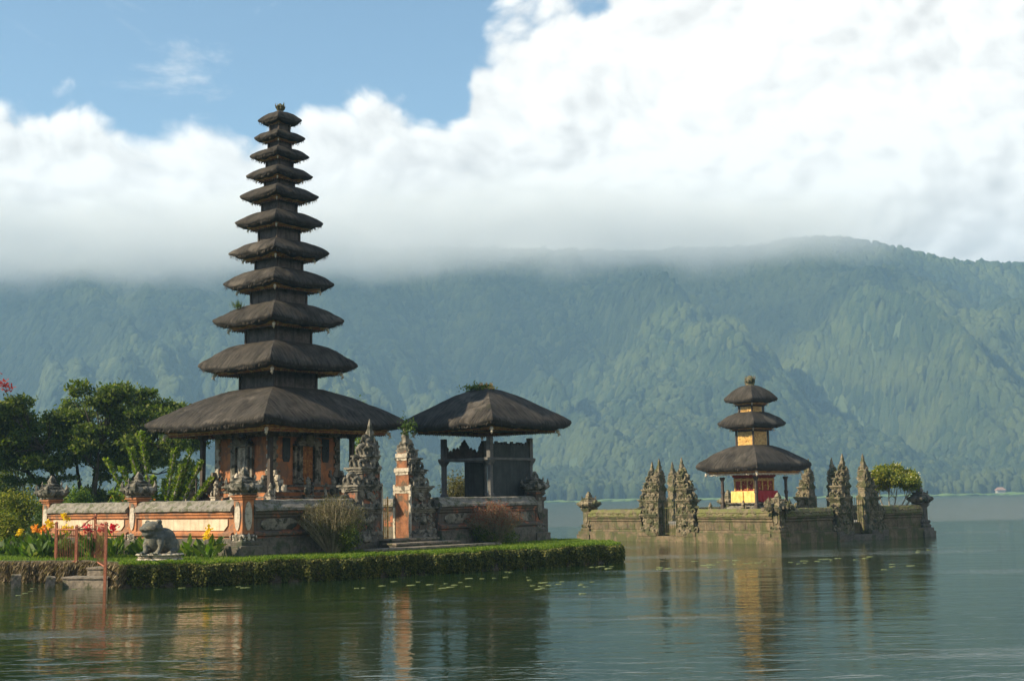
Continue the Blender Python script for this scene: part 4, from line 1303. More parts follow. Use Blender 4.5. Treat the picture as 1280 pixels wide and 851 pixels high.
# ------------------------------------------------------------------ split gates
def gate_half(name, loc, rz, side, H, label, W=1.65, T=0.85, z0=0.0, base='darkstone', face='oldorange', trim='stone', orn='stone', group=None, innermat='innerbrick', innertrim='palestone', dens=1.0):
    """half of a split gate. local x runs outward from the sheer inner face (x=0), mirrored by side=-1; y is the thickness"""
    e = empty(name, loc, rz)
    tag(e, label, 'gate', group)
    MX = Matrix.Scale(-1, 4, Vector((1, 0, 0))) if side < 0 else None
    h = H / 4.4
    steps = [(0.0, 0.30, 1.00, 1.0), (0.30, 0.52, 0.93, 0.94), (0.52, 1.42, 0.80, 0.80), (1.42, 2.15, 0.62, 0.72), (2.15, 2.72, 0.46, 0.62), (2.72, 3.12, 0.31, 0.50), (3.12, 3.42, 0.20, 0.38)]
    g = G(); g.M = MX
    for a, b, wx, ty in steps[:2]:
        g.box(0, W * wx, -T / 2 * ty - 0.05, T / 2 * ty + 0.05, a * h + z0, b * h + z0 - 0.003)
    g.build('footing', base, e, rough=0.02, seg=0.3)
    g = G(); g.M = MX
    for a, b, wx, ty in steps[2:]:
        g.box(0.012, W * wx, -T / 2 * ty, T / 2 * ty, a * h + z0, b * h + z0)
    g.build('gate_body', face, e, rough=0.02, seg=0.25)
    g = G(); g.M = MX
    a = 0
    for a, b, wx, ty in steps[2:]:                               # cornices
        for q, (dz, ex) in enumerate(((-0.20, 0.05), (-0.13, 0.10), (-0.06, 0.15))):
            g.box(0.006, W * wx + ex, -T / 2 * ty - ex, T / 2 * ty + ex, (b + dz) * h + z0, (b + dz + 0.062) * h + z0)
        g.box(0.006, W * wx + 0.07, -T / 2 * ty - 0.07, T / 2 * ty + 0.07, a * h + z0 + 0.003, (a + 0.12) * h + z0)
    g.build('cornice', trim, e, rough=0.022, seg=0.2, freq=5)
    # sheer inner face with pale edging
    g = G(); g.M = MX
    g.box(-0.02, 0.011, -T / 2 * 0.78, T / 2 * 0.78, 0.35 * h + z0, 1.9 * h + z0)
    g.box(-0.02, 0.011, -T / 2 * 0.66, T / 2 * 0.66, 1.9 * h + z0, 2.8 * h + z0)
    g.box(-0.02, 0.011, -T / 2 * 0.50, T / 2 * 0.50, 2.8 * h + z0, 3.3 * h + z0)
    ii = g.build('inner_face', innermat, e, rough=0.006, seg=0.3)
    g = G(); g.M = MX
    for sy in (-1, 1):
        g.box(-0.045, 0.0, sy * T / 2 * 0.80 - 0.05, sy * T / 2 * 0.80 + 0.05, 0.35 * h + z0, 2.2 * h + z0)
    for zz, k in ((2.15, 0.86), (2.78, 0.74), (3.28, 0.6)):
        g.box(-0.06, 0.0, -T / 2 * k, T / 2 * k, (zz - 0.14) * h + z0, zz * h + z0)
        g.box(-0.04, 0.0, -T / 2 * (k - 0.1), T / 2 * (k - 0.1), (zz - 0.24) * h + z0, (zz - 0.16) * h + z0)
    g.build('edging', innertrim, ii, rough=0.012, seg=0.25)
    # carving
    g = G(); g.M = MX
    for a, b, wx, ty in steps[1:]:
        area = W * wx * (b - a) * h
        for d in (1, -1):
            carve(g, 0.08, W * wx, a * h + z0, b * h + z0, -d * (T / 2 * ty + 0.01), int(26 * area * dens) + 3, 0.10 * h + 0.01, d)
        for _ in range(int(6 * (b - a) * dens) + 1):
            g.blob((W * wx + 0.02, random.uniform(-T / 2, T / 2) * ty, random.uniform(a, b) * h + z0), (0.09, 0.12, 0.12), 0.35, 1)
        # face mask in the middle of each stage
        for d in (1, -1):
            g.blob((W * wx * 0.5, -d * (T / 2 * ty + 0.04), (a + b) / 2 * h + z0), (0.16 * wx + 0.06, 0.10, 0.15), 0.3, 2)
    # flames on the outer silhouette
    for (a, b, wx, ty), (a2, b2, wx2, ty2) in zip(steps[1:], steps[2:] + [(3.42, 4.4, 0.10, 0.3)]):
        z = b * h + z0
        wo_, wi_ = W * wx, W * wx2
        for y in (-T / 2 * ty * 0.75, 0.0, T / 2 * ty * 0.75):
            sz = (0.30 + 0.28 * (wo_ - wi_)) * (1.25 if y == 0 else 0.9) * min(1.15, h + 0.05)
            g.curl(wi_ + (wo_ - wi_) * 0.55, y, z - 0.06, sz, 1, 0.17, 0.15)
            g.horn((wo_ - 0.05, y, z - 0.05), (1, 0, 0), sz * 0.9, 0.06 * h + 0.01, 0.35)
        for d in (1, -1):
            for q in range(3):
                g.horn((wi_ * (0.2 + 0.33 * q), -d * T / 2 * ty, z - 0.06), (0, -d, 0), 0.26 * h, 0.05 * h, 0.3)
    g.build('carving', orn, e, rough=0.01, seg=1)
    g = G(); g.M = MX
    z = 3.42 * h + z0
    g.sq([(0.13, 0.15, z - 0.02), (0.17, 0.19, z + 0.05 * h), (0.09, 0.11, z + 0.12 * h), (0.13, 0.14, z + 0.22 * h), (0.08, 0.09, z + 0.32 * h), (0.10, 0.10, z + 0.44 * h), (0.05, 0.06, z + 0.58 * h), (0.06, 0.06, z + 0.64 * h), (0.012, 0.012, z + 0.9 * h)], 0.14, 0)
    g.horn((0.30, 0, z - 0.03), (1, 0, 0), 0.42 * h, 0.07 * h, 0.15)
    g.horn((0.14, 0.16, z), (0, 1, 0), 0.3 * h, 0.05 * h, 0.3)
    g.horn((0.14, -0.16, z), (0, -1, 0), 0.3 * h, 0.05 * h, 0.3)
    g.build('finial', orn, e, rough=0.014, seg=0.15, freq=7)
    return e

GC = 6.42
GLp = NC + U1 * (GC - 0.70) + V1 * 0.35
GRp = NC + U1 * (GC + 0.70) + V1 * 0.35
gate_half('split_gate_half', (GLp.x, GLp.y, LZ - 0.02), TH, -1, 4.45, 'shaded left half of the large split gate with pale flame curls', 1.65, 0.95)
gate_half('split_gate_half', (GRp.x, GRp.y, LZ - 0.02), TH, 1, 4.35, 'right half of the large split gate with sunlit orange inner face', 1.5, 0.95)
# greenery on top of the right half
gp = np.array([(GRp.x + 0.2, GRp.y + 0.05, 4.75)]) + rng.normal(size=(260, 3)) * [0.13, 0.13, 0.15]
tag(np_mesh('epiphyte_plant', *leaf_arrays(gp, 0.13, 0.3, 0.4), 'leaf_mid'), 'green plant rooted on top of the right half of the large split gate', 'plant')

def iron_grille(name, a, b, z0, h, label, mat='whitecloth', n_=9, cat_='grille'):
    d_ = b - a
    L = d_.length
    e = empty(name, (a.x, a.y, z0), math.atan2(d_.y, d_.x))
    tag(e, label, cat_)
    g = G()
    for k in (0, 1):
        g.tube([(k * L, 0, 0), (k * L, 0, h)], 0.03, 6)
    g.tube([(0, 0, 0.08), (L, 0, 0.08)], 0.018, 5)
    g.tube([(0, 0, h * 0.8), (L, 0, h * 0.8)], 0.018, 5)
    g.build('frame', mat, e)
    g = G()
    for k in range(1, n_):
        x = L * k / n_
        g.tube([(x, 0, 0.05), (x, 0, h * (0.86 + 0.14 * math.sin(math.pi * k / n_))), (x, 0, h * (0.92 + 0.14 * math.sin(math.pi * k / n_)))], [0.011, 0.011, 0.002], 5)
        g.curl(x - 0.03, 0, h * 0.45, 0.09, 1 if k % 2 else -1, 0.09)
    g.build('bars', mat, e)
    return e
iron_grille('iron_gate_leaf', GLp + U1 * 0.05, GRp - U1 * 0.72, LZ + 0.3, 1.45, 'thin pale iron gate closing the gap of the large split gate', 'gold', 6, 'iron gate')

# steps before the main gate
for k, (w_, d0, d1, z1_) in enumerate([(1.1, -0.35, -0.95, 0.36), (1.5, -0.95, -1.55, 0.24), (2.9, -1.55, -2.15, 0.12)]):
    pc = NC + U1 * GC
    e = empty('stone_step', (pc.x, pc.y, LZ), TH)
    tag(e, ['topmost dark stone step at the foot of the large split gate', 'middle dark stone step before the large split gate', 'lowest and widest stone step before the large split gate, on the lawn'][k], 'step', 'steps of the large split gate')
    g = G()
    g.box(-w_, w_, d1, d0 + 0.0, -0.05, z1_ - 0.04)
    g.build('riser', 'darkstone', e, rough=0.008, seg=0.4)
    g = G()
    g.box(-w_ - 0.03, w_ + 0.03, d1 - 0.03, d0 - 0.002, z1_ - 0.037, z1_ + 0.02)
    g.build('tread', 'concrete', e, rough=0.006, seg=0.4)
# ------------------------------------------------------------------ the small temple islet
TH2 = R(38)
U2, V2 = duv(TH2)
NI = Vector((12.15, 59.5, 0))
LU, LV = 11.0, 13.2
CT = 1.60
def islet_wall(a, b, label, lit=True):
    d_ = b - a
    L = d_.length
    e = empty('islet_wall', (a.x, a.y, 0), math.atan2(d_.y, d_.x))
    tag(e, label, 'wall', 'walls of the lake islet')
    g = G()
    g.box(0, L, -0.42, 0.20, -0.6, 0.46)
    g.build('ledge', 'brownstone', e, rough=0.014, seg=0.4)
    g = G()
    prof = [(-0.22, 0.462), (-0.22, 0.52), (-0.19, 0.56), (-0.19, 0.98), (-0.24, 1.02), (-0.24, 1.07), (-0.20, 1.10), (-0.27, 1.16), (-0.27, 1.22), (0.2, 1.22), (0.2, 0.462)]
    vs = [(0, y, z) for y, z in prof] + [(L, y, z) for y, z in prof]
    n_ = len(prof)
    g.add(vs, [tuple(range(n_))[::-1], tuple(range(n_, 2 * n_))] + [(i, (i + 1) % n_, n_ + (i + 1) % n_, n_ + i) for i in range(n_)])
    g.build('wall_body', 'brownstone', e, rough=0.014, seg=0.35)
    g = G()
    for k in range(int(L / 0.5) + 1):
        x0 = 0.06 + k * 0.5
        x1 = min(x0 + 0.485, L - 0.02)
        if x1 - x0 > 0.15:
            g.box(x0, x1, -0.195 - random.uniform(0.004, 0.02), -0.188, 0.60, 0.96)
    g.build('block_course', 'brownstone', e, rough=0.006, seg=0.3)
    g = G()
    g.sq([(L / 2, 0.28, 1.222), (L / 2, 0.30, 1.26), (L / 2, 0.25, 1.38), (L / 2, 0.27, 1.42), (L / 2, 0.19, CT - 0.04), (L / 2, 0.15, CT)], L / 2, 0)
    for _ in range(int(L * 9)):
        g.blob((random.uniform(0.1, L - 0.1), -0.27, random.uniform(1.24, 1.40)), (0.07, 0.035, 0.05), 0.3, 1)
    g.build('cap', 'mosscap', e, rough=0.03, seg=0.2, freq=4)
    return e
def wp(u_, v_):
    return NI + U2 * u_ + V2 * v_
# platform filling the inside
e = empty('islet_platform', (NI.x, NI.y, 0), TH2)
tag(e, 'low stone floor of the walled islet behind the walls', 'platform')
g = G()
g.box(0.215, LU - 0.2, 0.215, LV - 0.215, -0.5, 0.80)
g.build('fill', 'brownstone', e)
g = G()
g.box(0.22, LU - 0.21, 0.22, LV - 0.22, 0.803, 0.86)
g.build('paving_top', 'paving', e)
GA, GB, GR = 6.92, 5.62, 6.30                                              # gate centres along v and along u
islet_wall(wp(0, GA - 2.0), wp(0, 0.2), 'sunlit mossy islet wall between the left gate and the near corner')
islet_wall(wp(0, LV - 0.2), wp(0, GA + 2.0), 'sunlit islet wall at the far left beyond the left gate')
islet_wall(wp(0.2, 0), wp(GB - 2.0, 0), 'dark shaded islet wall between the near corner and the right gate')
islet_wall(wp(GB + 2.0, 0), wp(LU - 0.2, 0), 'dark shaded islet wall at the right end under the frangipani tree')
islet_wall(wp(LU, 0.2), wp(LU, GR - 2.0), 'right side islet wall running back behind the frangipani tree')
islet_wall(wp(LU, GR + 2.0), wp(LU, LV - 0.2), 'rear right islet wall behind the small tower')
islet_wall(wp(LU - 0.2, LV), wp(GB + 2.0, LV), 'rear islet wall behind the small tower')
islet_wall(wp(GB - 2.0, LV), wp(0.2, LV), 'rear islet wall at the far left corner')
for (cu, cv, lab, mt) in [(0.05, 0.05, 'squat winged corner ornament of the islet wall below the small tower', 'mossstone'), (0, LV, 'yellow lichened urn pillar at the left corner of the islet', 'mossstone'),
                          (LU, 0, 'dark urn pillar at the right corner of the islet', 'darkstone'), (LU, LV, 'rear corner pillar of the islet', 'mossstone')]:
    p = wp(cu, cv)
    near = cu == 0.05
    o = ornate_pillar('islet_pillar', (p.x, p.y, 0), TH2, lab, 1.48 if near else 1.62, 1.0 if near else 1.12, 'brownstone' if mt != 'darkstone' else 'darkstone', mt, 'mossstone' if mt != 'darkstone' else 'darkstone', 'corner pillars of the islet', 0.46, 'brownstone' if mt != 'darkstone' else 'darkstone', horn=near)
    g = G()
    g.box(-0.5, 0.5, -0.5, 0.5, -0.6, 0.30)
    g.build('plinth', 'brownstone' if mt != 'darkstone' else 'darkstone', o, rough=0.02, seg=0.3)
    if near:
        g = G()
        for k in range(26):
            a = random.uniform(0, 6.28)
            r_ = random.uniform(0.2, 0.75)
            g.blob((r_ * math.cos(a), r_ * math.sin(a), 1.52 + (0.8 - r_) * random.uniform(0.2, 0.9)), random.uniform(0.08, 0.17), 0.4, 1)
        for k in range(8):
            a = k * 0.785
            g.horn((0.45 * math.cos(a), 0.45 * math.sin(a), 1.55), (math.cos(a), math.sin(a), 0), random.uniform(0.35, 0.6), 0.09, 0.35)
        g.build('carving', 'mossstone', o, rough=0.02, seg=0.4)
GI = [(wp(0, GA + 0.66), TH2 + R(90), 1, 'left half of the left islet gate, its black inner face turned to the camera'),
      (wp(0, GA - 0.66), TH2 + R(90), -1, 'lichened right half of the left islet gate, next to the sunlit wall'),
      (wp(GB - 0.66, 0), TH2, -1, 'left half of the right islet gate, narrow and dark'),
      (wp(GB + 0.66, 0), TH2, 1, 'right half of the right islet gate with pale sunlit inner face'),
      (wp(LU, GR + 0.66), TH2 + R(90), 1, 'lone gate half seen behind the wall just right of the small tower'),
      (wp(LU, GR - 0.66), TH2 + R(90), -1, 'rear gate half mostly hidden behind the right islet gate'),
      (wp(GB - 0.66, LV), TH2, -1, 'rear left gate half hidden behind the left islet gate'),
      (wp(GB + 0.66, LV), TH2, 1, 'rear gate half peeking out behind the left islet gate')]
for k, (p, rz_, sd_, lab) in enumerate(GI):
    gate_half('islet_gate_half', (p.x, p.y, 0.0), rz_, sd_, 4.25 if k < 4 else 4.3, lab, 1.38, 0.76, 0.0, 'brownstone', 'mossstone', 'mossstone', 'mossstone', 'gate halves of the islet',
              'mossstone', 'mossstone', 1.5)
    e = bpy.data.objects[bpy.context.scene.objects[-1].name] if False else None
# plinths under the islet gates reach into the water
for k, (p, d_) in enumerate([(wp(0, GA), V2), (wp(GB, 0), U2), (wp(LU, GR), V2), (wp(GB, LV), U2)]):
    e = empty('gate_threshold', (p.x, p.y, 0), math.atan2(d_.y, d_.x))
    tag(e, ['stone sill in the water under the left islet gate', 'stone sill in the water under the right islet gate', 'stone sill under the rear right islet gate', 'stone sill under the rear left islet gate'][k], 'sill', 'sills of the islet gates')
    g = G()
    g.box(-2.02, 2.02, -0.44, 0.44, -0.6, 0.28)
    g.build('sill', 'brownstone' if k % 2 == 0 else 'darkstone', e, rough=0.02, seg=0.4)
    g = G()
    for sx in (-1, 1):
        g.box(min(sx * 0.72, sx * 2.0), max(sx * 0.72, sx * 2.0), -0.47, 0.47, 0.283, 0.455)
    g.build('footing', 'brownstone' if k % 2 == 0 else 'darkstone', e, rough=0.02, seg=0.4)
iron_grille('iron_grille', wp(0, GA - 0.6), wp(0, GA + 0.6), 0.3, 1.7, 'thin weathered grille closing the left islet gate', 'mosscap', 8)
iron_grille('iron_grille', wp(GB - 0.6, 0), wp(GB + 0.6, 0), 0.3, 1.7, 'thin pale grille closing the right islet gate', 'mosscap', 8)

# three-tiered meru
M3 = Vector((12.72, 68.39, 0))
m3 = empty('small_tiered_tower', (M3.x, M3.y, 0), TH2)
tag(m3, 'small temple tower with three black thatched roofs on the lake islet', 'temple tower')
g = G()
g.sq([(1.9, 0.85), (1.9, 1.05), (1.55, 1.08), (1.55, 1.22), (1.0, 1.26), (1.0, 1.40), (1.15, 1.45), (1.22, 1.50), (1.22, 1.62), (1.0, 1.66), (0.95, 1.74), (1.12, 1.80), (1.12, 1.86)])
g.build('plinth', 'stone', m3, rough=0.02, seg=0.3)
g = G()
g.sq([(0.80, 1.86), (0.80, 1.95), (0.73, 1.98), (0.73, 3.15), (0.80, 3.2), (0.80, 3.3)])
bd = g.build('body', 'red', m3)
for sdn in range(4):
    g = G()
    g.M = Matrix.Rotation(sdn * math.pi / 2, 4, 'Z')
    for x in (-0.66, -0.22, 0.22, 0.66):
        g.box(x - 0.045, x + 0.045, -0.775, -0.731, 2.5, 3.14)
    g.box(-0.72, 0.72, -0.785, -0.731, 2.98, 3.12)
    for x in (-0.44, 0.0, 0.44):
        carve(g, x - 0.12, x + 0.12, 2.55, 2.95, -0.735, 5, 0.05)
    g.build('carved_panel', 'gold', bd)
for sx in (-1, 1):
    for sy in (-1, 1):
        g = G()
        g.sq([(0.10, 1.3), (0.10, 1.75), (0.06, 1.82), (0.055, 2.3), (0.085, 2.4), (0.055, 2.5), (0.055, 3.0), (0.10, 3.12), (0.10, 3.2)], sx * 1.17, sy * 1.17)
        g.sq([(0.17, 1.08), (0.17, 1.3), (0.13, 1.34)], sx * 1.17, sy * 1.17)
        g.build('column', 'wood', m3, rough=0.008, seg=0.4)
def skirt(name, mat, sdn, parent, drop, sag):
    g = G()
    n_ = 22
    vs, fs = [], []
    for j in range(2):
        for i in range(n_ + 1):
            x = -0.86 + 1.72 * i / n_
            y = -0.865 - 0.03 * math.sin(i * 1.9) * j - 0.02 * j
            z = (2.46 if j == 0 else 2.46 - drop - sag * abs(math.sin(i / n_ * math.pi)) + 0.015 * math.sin(i * 3))
            vs.append((x, y, z))
    for i in range(n_):
        fs.append((i, i + 1, n_ + 2 + i, n_ + 1 + i))
    m_ = len(vs)
    vs += [(x, y + 0.02, z) for x, y, z in vs]
    fs += [tuple(q + m_ for q in reversed(f_)) for f_ in fs]
    g.M = Matrix.Rotation(sdn * math.pi / 2, 4, 'Z')
    g.add(vs, fs)
    if sdn == 3:
        g.box(-0.008, 0.008, -0.93, -0.885, 1.9, 2.45)
    return g.build(name, mat, parent)
skirt('cloth_skirt', 'yellow_cloth', 3, m3, 0.62, 0.0)
skirt('cloth_skirt', 'red_cloth', 0, m3, 0.42, 0.22)
skirt('cloth_skirt', 'yellow_cloth', 1, m3, 0.6, 0.0)
skirt('cloth_skirt', 'yellow_cloth', 2, m3, 0.6, 0.0)
T3 = [(4.33, 3.86, 0.57, 1.72, 1.02), (2.57, 6.03, 0.43, 0.80, 0.62), (2.03, 7.36, 0.15, 0.63, 0.72)]
for i, (sd_, zt_, nk, fr_, ri) in enumerate(T3):
    ro = roof_piece('roof', sd_, zt_ + 0.02, zt_ + ri, nk, fr_, 1.35 if i == 0 else 1.5, 0.08 if i == 0 else 0.05, 0.34 if i == 0 else 0.24, m3, seed=50 + i)
    ef = eave_frame(fr_, zt_ - (0.30 if i == 0 else 0.2), ro, 0.6 if i == 0 else (0.57, 0.43)[i - 1] * 0.9, h=0.2 if i == 0 else 0.16, white=(i == 0), mat='fascia')
    if i < 2:
        nb_ = T3[i + 1][1] - 0.2
        g = G()
        g.sq([(nk - 0.03, zt_ + ri - 0.2), (nk - 0.03, nb_)])
        b = g.build('tower_box', 'wood', m3)
        g = G()
        for sdn in range(4):
            g.M = Matrix.Rotation(sdn * math.pi / 2, 4, 'Z')
            g.box(-nk + 0.06, nk - 0.06, -nk - 0.0, -nk + 0.03, zt_ + ri - 0.05, nb_ - 0.24)
            carve(g, -nk + 0.1, nk - 0.1, zt_ + ri, nb_ - 0.28, -nk - 0.002, 14, 0.05)
        g.M = None
        g.build('gilded_panel', 'gold', b)
        g = G()
        for sx in (-1, 1):
            for sy in (-1, 1):
                g.sq([(0.04, zt_ + ri - 0.2), (0.04, nb_ + 0.1)], sx * (nk + 0.02), sy * (nk + 0.02))
        g.sq([(nk + 0.08, nb_ - 0.10), (nk + 0.08, nb_ - 0.05)])
        g.build('corner_post', 'wood', b)
finial(m3, 7.36 + 0.66, 0.95, 'mossstone')
# white pennant under the eave
e = empty('white_pennant', (0, 0, 0))
bpy.data.objects.remove(e)
p = wp(0.85, 4.2)
guardian('islet_statue', at_local(M3, TH2, -1.75, 1.55, 1.0), TH2 - R(90), 'small pale statue at the left column of the three roofed tower', 0.85, 'mossstone')
guardian('islet_statue', at_local(M3, TH2, -1.45, -0.5, 1.1), TH2 - R(60), 'squat statue before the yellow cloth of the small tower', 0.85, 'mossstone')
guardian('islet_statue', at_local(M3, TH2, -0.2, -1.6, 1.1), TH2, 'dark statue before the red cloth of the small tower', 0.85, 'darkstone')

# ------------------------------------------------------------------ plants
def crown_leaves(clumps, per, size, aspect=0.5, up=0.35, shell=0.55):
    out_ = []
    for (c_, r_) in clumps:
        n_ = int(per * (r_[0] * r_[1]) ** 0.5 ** 1)
        d_ = rng.normal(size=(n_, 3))
        d_ /= np.linalg.norm(d_, axis=1)[:, None]
        q = (shell + (1 - shell) * rng.random(n_)) [:, None] * (0.8 + 0.45 * rng.random((n_, 1)) * (rng.random((n_, 1)) < 0.35))
        out_.append(np.asarray(c_) + d_ * q * np.asarray(r_))
    return leaf_arrays(np.concatenate(out_), size, up, aspect)

def tree(name, base, label, cat_, clumps, per, leaf, lsize, trunks, trad, bark='bark', leafp='crown', aspect=0.5, group=None, limb_to=None, shell=0.55):
    """trunks: list of polylines; a limb is grown from the nearest trunk point to every clump"""
    e = empty(name, base)
    tag(e, label, cat_, group)
    g = G()
    nodes = []
    for t_ in trunks:
        L = len(t_)
        g.tube(t_, [trad * (1 - 0.75 * i / (L - 1)) for i in range(L)], 8)
        nodes += [(Vector(p), i / (L - 1)) for i, p in enumerate(t_)]
    for c_, r_ in clumps:
        c_ = Vector(c_)
        cand = [(abs((c_ - p).length) + (5 if p.z > c_.z - 0.1 else 0), p, f_) for p, f_ in nodes]
        _, p, f_ = min(cand, key=lambda q: q[0])
        mid = p.lerp(c_, 0.5) + Vector((random.uniform(-.15, .15), random.uniform(-.15, .15), -0.12 * (c_ - p).length))
        g.tube([p, mid, c_], [trad * 0.34, trad * 0.2, trad * 0.07], 5)
        for _ in range(3):
            q = c_ + Vector([random.uniform(-.7, .7) * r_[k] for k in range(3)])
            g.tube([mid, mid.lerp(q, 0.6) + Vector((0, 0, 0.05)), q], [trad * 0.13, trad * 0.08, trad * 0.03], 4)
    g.build('trunk', bark, e, smooth=True)
    if leaf:
        np_mesh(leafp, *crown_leaves(clumps, per, lsize, aspect, shell=shell), leaf, e)
    return e

# big spreading fig tree at the left
random.seed(21)
cl = []
for k in range(108):
    a = random.uniform(-1, 1)
    y = random.uniform(-2.3, 2.3)
    top_ = 7.5 - 1.6 * a * a - 0.18 * abs(y)
    z = random.uniform(0.50, 1.0) * top_ if abs(a) < 0.75 else random.uniform(0.55, 1.0) * top_
    if z < 3.3 and a > 0.35:
        z += 1.5
    if z < 3.6 and a < -0.3 and random.random() < 0.5:
        z += 1.8
    cl.append(((a * 4.75, y, z), (random.uniform(.55, 1.05), random.uniform(.5, .95), random.uniform(.28, .5))))
cl += [((0.1 + 0.9 * random.uniform(-1, 1), random.uniform(-.8, .8), random.uniform(1.2, 3.2)), (.6, .6, .5)) for _ in range(9)]
tr = []
for k in range(9):
    a = -1.25 + 2.5 * k / 8
    tr.append([(0.12 * k - 0.5, 0.1 * math.sin(k), 0), (0.22 * k - 0.9 + 0.4 * a, 0.3 * math.sin(k * 2), 1.0), (a * 1.5, 0.8 * math.sin(k * 2.2), 2.1), (a * 2.3, 1.2 * math.sin(k * 2.2), 3.2), (a * 2.8, 1.5 * math.sin(k * 2.2), 4.3)])
tree('fig_tree', (-19.95, 60.5, LZ), 'big dark spreading tree with many stems left of the tall tower', 'tree', cl, 760, 'leaf_dark', 0.19, tr, 0.17)
# red flowering tree cut by the left edge
cl = [((random.uniform(-2.0, 3.3), random.uniform(-1.2, 1.2), random.uniform(3.4, 7.4)), (random.uniform(.4, .7), .6, random.uniform(.3, .45))) for _ in range(22)]
ft = tree('flame_tree', (-26.4, 58, LZ), 'dark tree with red flowers cut off by the left picture edge', 'tree', cl, 700, 'leaf_dark', 0.17, [[(-1.6, 0, 0), (-1.5, 0.1, 2.2), (-1.2, 0, 4.2), (-1.0, 0, 5.8)]], 0.2)
cl2 = [((random.uniform(1.6, 3.6), random.uniform(-1.3, 0.2), random.uniform(6.4, 7.7)), (.35, .35, .22)) for _ in range(14)]
np_mesh('flowers', *crown_leaves(cl2, 190, 0.13), 'leaf_red', ft)
# thin feathery trees
for (x, y, lab, dx) in [(-22.6, 60.0, 'slim tree with two pale trunks and flat feathery crown at the left', 0.0)]:
    cl = [((random.uniform(-1.9, 1.9), random.uniform(-1, 1), 3.1 + random.uniform(-.8, .9)), (random.uniform(.5, .9), .6, .18)) for _ in range(15)]
    tree('feathery_tree', (x, y, LZ), lab, 'tree', cl, 620, 'leaf_mid', 0.13, [[(-0.2, 0, 0), (-0.2, 0, 1.5), (-0.3, 0, 2.6), (-0.8, 0, 3.3)], [(0.3, 0, 0), (0.42, 0, 1.5), (0.75, 0, 2.6), (1.2, 0, 3.2)]], 0.075, 'greybark')

def bush(name, loc, label, r, n_, leaf, ls, cat_='shrub', lumps=9, group=None, stems=True, aspect=0.5):
    e = empty(name, loc)
    tag(e, label, cat_, group)
    cls = []
    for _ in range(lumps):
        a, q = random.uniform(0, 6.28), random.uniform(0, 0.62)
        cls.append(((r[0] * q * math.cos(a), r[1] * q * math.sin(a), r[2] * random.uniform(0.35, 0.95)), (r[0] * 0.5, r[1] * 0.5, r[2] * 0.42)))
    if stems:
        g = G()
        for c_, _r in cls:
            g.tube([(0, 0, 0), (c_[0] * 0.5, c_[1] * 0.5, c_[2] * 0.4), c_], [0.03, 0.022, 0.01], 5)
        g.build('stems', 'bark', e)
    np_mesh('foliage', *crown_leaves(cls, n_, ls, aspect), leaf, e)
    return e
bush('round_shrub', (-18.85, 51.5, LZ), 'clipped round grey green shrub left of the end pillar', (0.95, 0.9, 1.2), 1500, 'leaf_mid', 0.07, group='garden shrubs at the left')
bush('yellow_shrub', (-20.9, 54.2, LZ), 'bright yellow green shrub at the left edge', (1.25, 1.0, 1.9), 1400, 'leaf_yellow', 0.12, group='garden shrubs at the left')
bush('leafy_shrub', (-20.3, 57.5, LZ), 'dark green shrub behind the clipped round shrub', (1.7, 1.3, 2.1), 1400, 'leaf_mid', 0.12, group='garden shrubs at the left')
bush('leafy_shrub', (-19.3, 49.2, LZ), 'low bright shrub at the left edge in front of the yellow one', (0.9, 0.8, 1.15), 1400, 'leaf_yellow', 0.1, group='garden shrubs at the left')
bush('leafy_shrub', (-24.6, 62, LZ), 'tall dark bush at the foot of the flame tree', (2.4, 1.5, 3.0), 1200, 'leaf_dark', 0.15, group='garden shrubs at the left')
bush('low_shrub', (-15.6, 52.5, LZ), 'light green bush behind the left wall at the foot of the big tree', (1.0, 0.9, 2.1), 1300, 'leaf_bright', 0.12, group='bushes behind the left wall')
bush('low_shrub', (-17.9, 53.5, LZ), 'small light green bush just behind the end pillar', (0.8, 0.8, 1.95), 1300, 'leaf_bright', 0.12, group='bushes behind the left wall')
bush('low_shrub', (-13.4, 52.0, LZ), 'dark green bush behind the left wall beside the spiky plant', (1.2, 1.0, 2.6), 1400, 'leaf_mid', 0.12, group='bushes behind the left wall')
bush('low_shrub', (-11.5, 57.5, LZ), 'green bush seen between column and body of the tall tower', (1.6, 1.2, 2.9), 1200, 'leaf_olive', 0.12, group='bushes behind the left wall')
bush('grassy_bush', (-2.4, 57.0, LZ), 'olive grassy bush seen through the open pavilion', (1.15, 0.9, 2.75), 1500, 'leaf_olive', 0.17, aspect=0.2)
bush('leafy_tree_top', (-6.6, 56.5, LZ), 'bright green leafy sapling between tower and split gate', (0.8, 0.7, 4.6), 1500, 'leaf_bright', 0.13, 'sapling')
bush('slim_shrub', (NC.x + U1.x * 7.2 + V1.x * 2.2, NC.y + U1.y * 7.2 + V1.y * 2.2, LZ), 'slender green shrub growing behind the gap of the split gate', (0.35, 0.35, 2.6), 1900, 'leaf_mid', 0.12, aspect=0.25)

